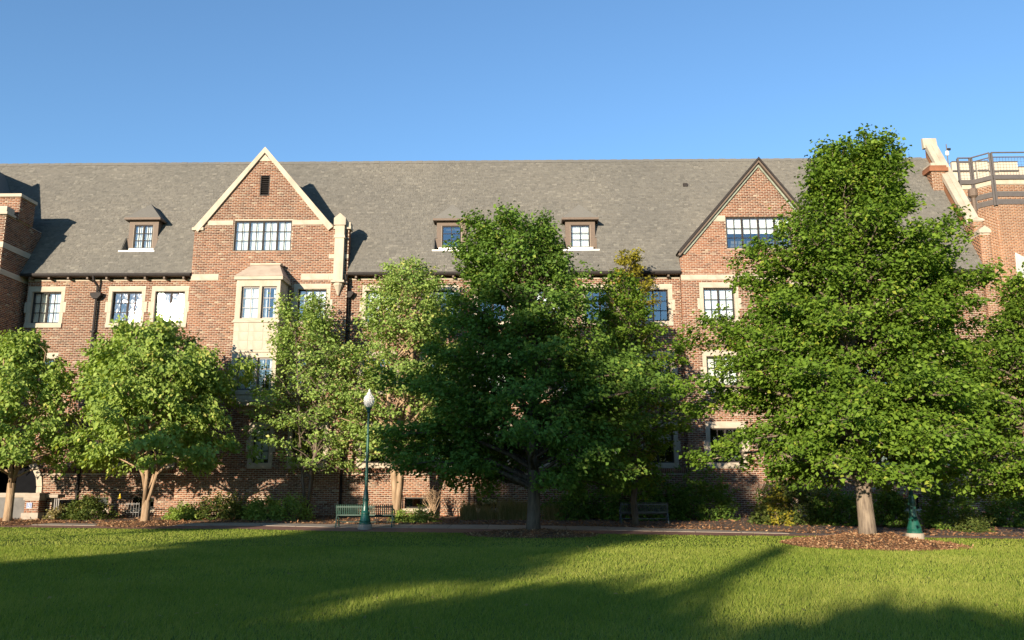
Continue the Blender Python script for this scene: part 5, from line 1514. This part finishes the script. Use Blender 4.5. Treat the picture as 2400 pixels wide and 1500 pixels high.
# ------------------------------------------------------------------ lamps
def lamp(label, x, y, h, base_r, tint_globe=True):
    zb = gz(y)
    t = empty("lamp_post", (x, y, zb)); tag(t, label, "street lamp", "green lamp posts by the path")
    MB().lathe((x, y, zb - 0.1), [(base_r, 0), (base_r, 0.27), (base_r - 0.015, 0.29)], 24).build("footing", "concrete", t)
    z1 = zb + 0.19
    s = base_r / 0.28
    pr = [(0.235, 0), (0.235, 0.05), (0.215, 0.08), (0.225, 0.12), (0.19, 0.22), (0.15, 0.34), (0.165, 0.36), (0.165, 0.39), (0.125, 0.46), (0.108, 0.62), (0.103, 0.78), (0.13, 0.80), (0.13, 0.84), (0.112, 0.87), (0.10, 1.02), (0.085, 1.12), (0.066, 1.20), (0.066, 1.22)]
    MB().lathe((x, y, z1), [(a * s, b * 1.08) for a, b in pr], 16).build("base", "green_paint", t, smooth=False)
    zt = zb + h
    sh_ = MB()
    sh_.lathe((x, y, z1 + 1.25), [(0.066, 0), (0.062, 0.35), (0.075, 0.36), (0.075, 0.42), (0.060, 0.43), (0.057, 0.62), (0.068, 0.63), (0.068, 0.68), (0.055, 0.69), (0.047, zt - 0.95 - z1 - 1.25)], 14)
    sh_.build("shaft", "green_paint", t)
    zc = zt - 0.95
    MB().lathe((x, y, zc), [(0.05, -0.02), (0.09, 0.02), (0.075, 0.06), (0.12, 0.14), (0.13, 0.18), (0.10, 0.19)], 14).build("capital", "green_paint", t)
    MB().lathe((x, y, zc + 0.18), [(0.10, 0), (0.16, 0.06), (0.205, 0.18), (0.215, 0.30), (0.195, 0.40), (0.14, 0.47), (0.10, 0.50)], 20).build("globe", "lamp_globe", t, smooth=True)
    MB().lathe((x, y, zc + 0.18), [(0.05, 0), (0.05, 0.3), (0.02, 0.34)], 8).build("lamp_holder", "white_paint", t)
    MB().lathe((x, y, zc + 0.68), [(0.10, 0), (0.105, 0.02), (0.09, 0.06), (0.05, 0.10), (0.035, 0.12), (0.05, 0.15), (0.03, 0.19), (0.008, 0.22)], 12).build("finial", "white_paint", t)
gl_ = ground_at(855, 1241)
lamp("tall green lamp post with pale globe in front of the bench", gl_[0], gl_[1], H(864, 909, gl_[1]), 0.27)
gl2 = ground_at(2145, 1264)
lamp("green lamp post with flared base right of the pale trunk", gl2[0], gl2[1], 5.3, 0.27)

# ------------------------------------------------------------------ benches
def bench(label, x, y, length, mat, rot=0.0):
    t = empty("park_bench", (x, y, gz(y))); tag(t, label, "bench", "slatted benches by the path")
    z = gz(y) + 0.012; hl = length / 2
    # back to the viewer: seat reaches away (+y)
    nsl = int(length / 0.085)
    for k in range(nsl + 1):
        xx = x - hl + 0.06 + (length - 0.12) * k / nsl
        m = MB()
        pts = [(xx, y - 0.05, z + 0.86), (xx, y - 0.035, z + 0.83), (xx, y + 0.0, z + 0.66), (xx, y + 0.06, z + 0.47), (xx, y + 0.12, z + 0.42), (xx, y + 0.42, z + 0.43), (xx, y + 0.47, z + 0.40)]
        for a, b in zip(pts[:-1], pts[1:]): m.bar(a, b, 0.042, 0.010, up=(0, 0.7, 0.7))
        m.build("slat", mat, t)
    for zz, yy, nm in ((0.77, -0.035, "back_rail"), (0.46, 0.035, "back_rail"), (0.39, 0.40, "seat_rail")):
        MB().bar((x - hl, y + yy, z + zz), (x + hl, y + yy, z + zz), 0.035, 0.045).build(nm, mat, t)
    for s in (-1, 1):
        xx = x + s * hl
        m = MB()
        m.bar((xx, y - 0.05, z + 0.84), (xx, y + 0.06, z + 0.42), 0.05, 0.04).bar((xx, y + 0.06, z + 0.42), (xx, y - 0.10, z), 0.05, 0.045)
        m.bar((xx, y + 0.05, z + 0.41), (xx, y + 0.42, z + 0.40), 0.05, 0.045).bar((xx, y + 0.38, z + 0.40), (xx, y + 0.50, z), 0.05, 0.045)
        m.bar((xx, y - 0.02, z + 0.20), (xx, y + 0.44, z + 0.20), 0.04, 0.03)
        m.build("end_frame", mat, t)
        MB().tube([(xx, y - 0.02, z + 0.66), (xx, y + 0.25, z + 0.68), (xx, y + 0.46, z + 0.64), (xx, y + 0.50, z + 0.54), (xx, y + 0.42, z + 0.42)], 0.022, 6).build("armrest", mat, t)
    MB().bar((x - hl, y + 0.2, z + 0.20), (x + hl, y + 0.2, z + 0.20), 0.03, 0.03).build("stretcher", mat, t)
gb = ground_at(853, 1237)
blen = at(920, 1220, gb[1])[0] - at(786, 1220, gb[1])[0]
bench("green slatted steel bench behind the tall lamp post", gb[0] - 0.0, gb[1], blen - 0.05, "bench_green")
bench("dim blue-grey slatted bench in the shade right of the middle tree", at(1510, 1200, 34.2)[0], 34.2, 1.9, "bench_blue")

# ------------------------------------------------------------------ ramp walls, sign, marker
YRP = 36.9
rx0, rx1 = at(-80, 1190, YRP)[0], at(62, 1190, YRP)[0]
ramp_o = empty("ramp_wall", (rx1, YRP, gz(YRP))); tag(ramp_o, "grey concrete ramp wall with brick pier at the left edge", "wall")
zb_ = gz(YRP); zt_ = H(30, 1166, YRP)
bx("wall_panel", "concrete_shade_base", ramp_o, rx0, rx1, YRP, YRP + 0.3, zb_ - 0.1, zt_)  # darker than the coping: tree shade painted into the panel
ubox("coping", "concrete", ramp_o, rx0, rx1 + 0.05, YRP - 0.06, YRP + 0.36, zt_ + 0.001, zt_ + 0.20)
pxa, pxb = at(57, 1190, YRP - .3)[0], at(89, 1190, YRP - .3)[0]
zpt = H(70, 1172, YRP - .3)
pr_ = brick_box(pxa, pxb, YRP - 0.3, YRP + 0.5, zb_ + 0.28, zpt, ramp_o, "pier", 600, "brick", "fr")
ubox("pier_base", "concrete", ramp_o, pxa - 0.08, pxb + 0.06, YRP - 0.36, YRP + 0.55, zb_ - 0.1, zb_ + 0.279)
ubox("pier_cap", "concrete", ramp_o, pxa - 0.05, pxb + 0.05, YRP - 0.36, YRP + 0.55, zpt + 0.001, zpt + 0.20)
ubox("pier_cap", "concrete", ramp_o, pxa - 0.02, pxb + 0.02, YRP - 0.33, YRP + 0.5, zpt + 0.201, zpt + 0.30)
xq = at(133, 1190, YRP + .2)[0]
p2_ = brick_box(pxb + 0.08, xq - 0.25, YRP + 0.2, YRP + 0.6, zb_ + 0.28, zt_ - 0.02, ramp_o, "return_panel", 610, "brick", "f")
ubox("return_base", "concrete", ramp_o, pxb + 0.07, xq - 0.1, YRP + 0.12, YRP + 0.66, zb_ - 0.1, zb_ + 0.279)
ubox("return_coping", "concrete", ramp_o, pxb + 0.06, xq + 0.05, YRP + 0.1, YRP + 0.7, zt_ - 0.01, zt_ + 0.13)
for k in range(3): ubox("railing_bar", "steel_trim", ramp_o, xq - 0.20 + 0.09 * k, xq - 0.16 + 0.09 * k, YRP + 0.3, YRP + 0.34, zb_, zt_ - 0.012)
# accessible sign on the pier
sgx0, sgx1 = at(61, 1190, YRP - .33)[0], at(74.5, 1190, YRP - .33)[0]
sz0, sz1 = H(68, 1191.5, YRP - .33), H(68, 1178, YRP - .33)
ysg = YRP - 0.335
sign = empty("accessible_sign", (sgx0, ysg, sz0)); tag(sign, "small blue accessible-entrance sign with white wheelchair symbol on the pier", "sign")
bx("sign_plate", "sign_blue", sign, sgx0, sgx1, ysg, ysg + 0.01, sz0, sz1)
cxs, czs, ss = (sgx0 + sgx1) / 2, (sz0 + sz1) / 2, (sz1 - sz0)
m = MB()
P_ = lambda u, w: (cxs + u * ss, ysg - 0.006, czs + w * ss)
hd = [P_(-0.08 + 0.055 * math.cos(a), 0.33 + 0.055 * math.sin(a)) for a in np.linspace(0, 2 * math.pi, 10)[:-1]]
m.prism(hd, (0, 0.005, 0))
for a, b in (((-0.08, 0.25), (-0.06, -0.02)), ((-0.07, 0.12), (0.12, 0.12)), ((-0.06, -0.02), (0.14, -0.02)), ((0.14, -0.02), (0.22, -0.26)), ((0.22, -0.26), (0.30, -0.22))):
    m.bar(P_(*a), P_(*b), 0.006, 0.055 * ss, up=(0, -1, 0)) if False else m.tube([P_(*a), P_(*b)], 0.035 * ss, 5)
arc = [P_(-0.06 + 0.22 * math.cos(a), -0.14 + 0.22 * math.sin(a)) for a in np.linspace(R(120), R(345), 12)]
m.tube(arc, 0.028 * ss, 5)
m.build("wheelchair_symbol", "white_paint", sign)
fr = MB()
for a, b in (((-.47, -.47), (.47, -.47)), ((.47, -.47), (.47, .47)), ((.47, .47), (-.47, .47)), ((-.47, .47), (-.47, -.47))):
    fr.tube([P_(*a), P_(*b)], 0.02 * ss, 4)
fr.build("sign_border", "white_paint", sign)
# marker post with yellow cap, low iron rail
mxp = at(277, 1190, 37.4)[0]
mk = empty("marker_post", (mxp, 37.4, gz(37.4))); tag(mk, "thin black post with small bright yellow cap left of the branching trunk", "post")
MB().tube([(mxp, 37.4, gz(37.4) - 0.05), (mxp, 37.4, H(277, 1168, 37.4))], 0.022, 6).build("pole", "black_iron", mk)
MB().lathe((mxp + 0.03, 37.4, H(277, 1168, 37.4)), [(0.02, -0.03), (0.075, 0.0), (0.07, 0.06), (0.03, 0.12), (0.006, 0.22)], 10).build("cap", "yellow_paint", mk)
rl = empty("iron_rail", (mxp, 37.6, gz(37.6))); tag(rl, "low black iron railing behind the yellow-capped post", "railing")
xa, xb = at(255, 1200, 37.6)[0], at(325, 1200, 37.6)[0]
for z in (0.25, 0.62): MB().bar((xa, 37.6, gz(37.6) + z), (xb, 37.6, gz(37.6) + z), 0.03, 0.03).build("rail", "black_iron", rl)
for k in range(12):
    xx = xa + (xb - xa) * k / 11
    MB().bar((xx, 37.6, gz(37.6) - 0.02), (xx, 37.6, gz(37.6) + 0.68), 0.016, 0.016).build("picket", "black_iron", rl)
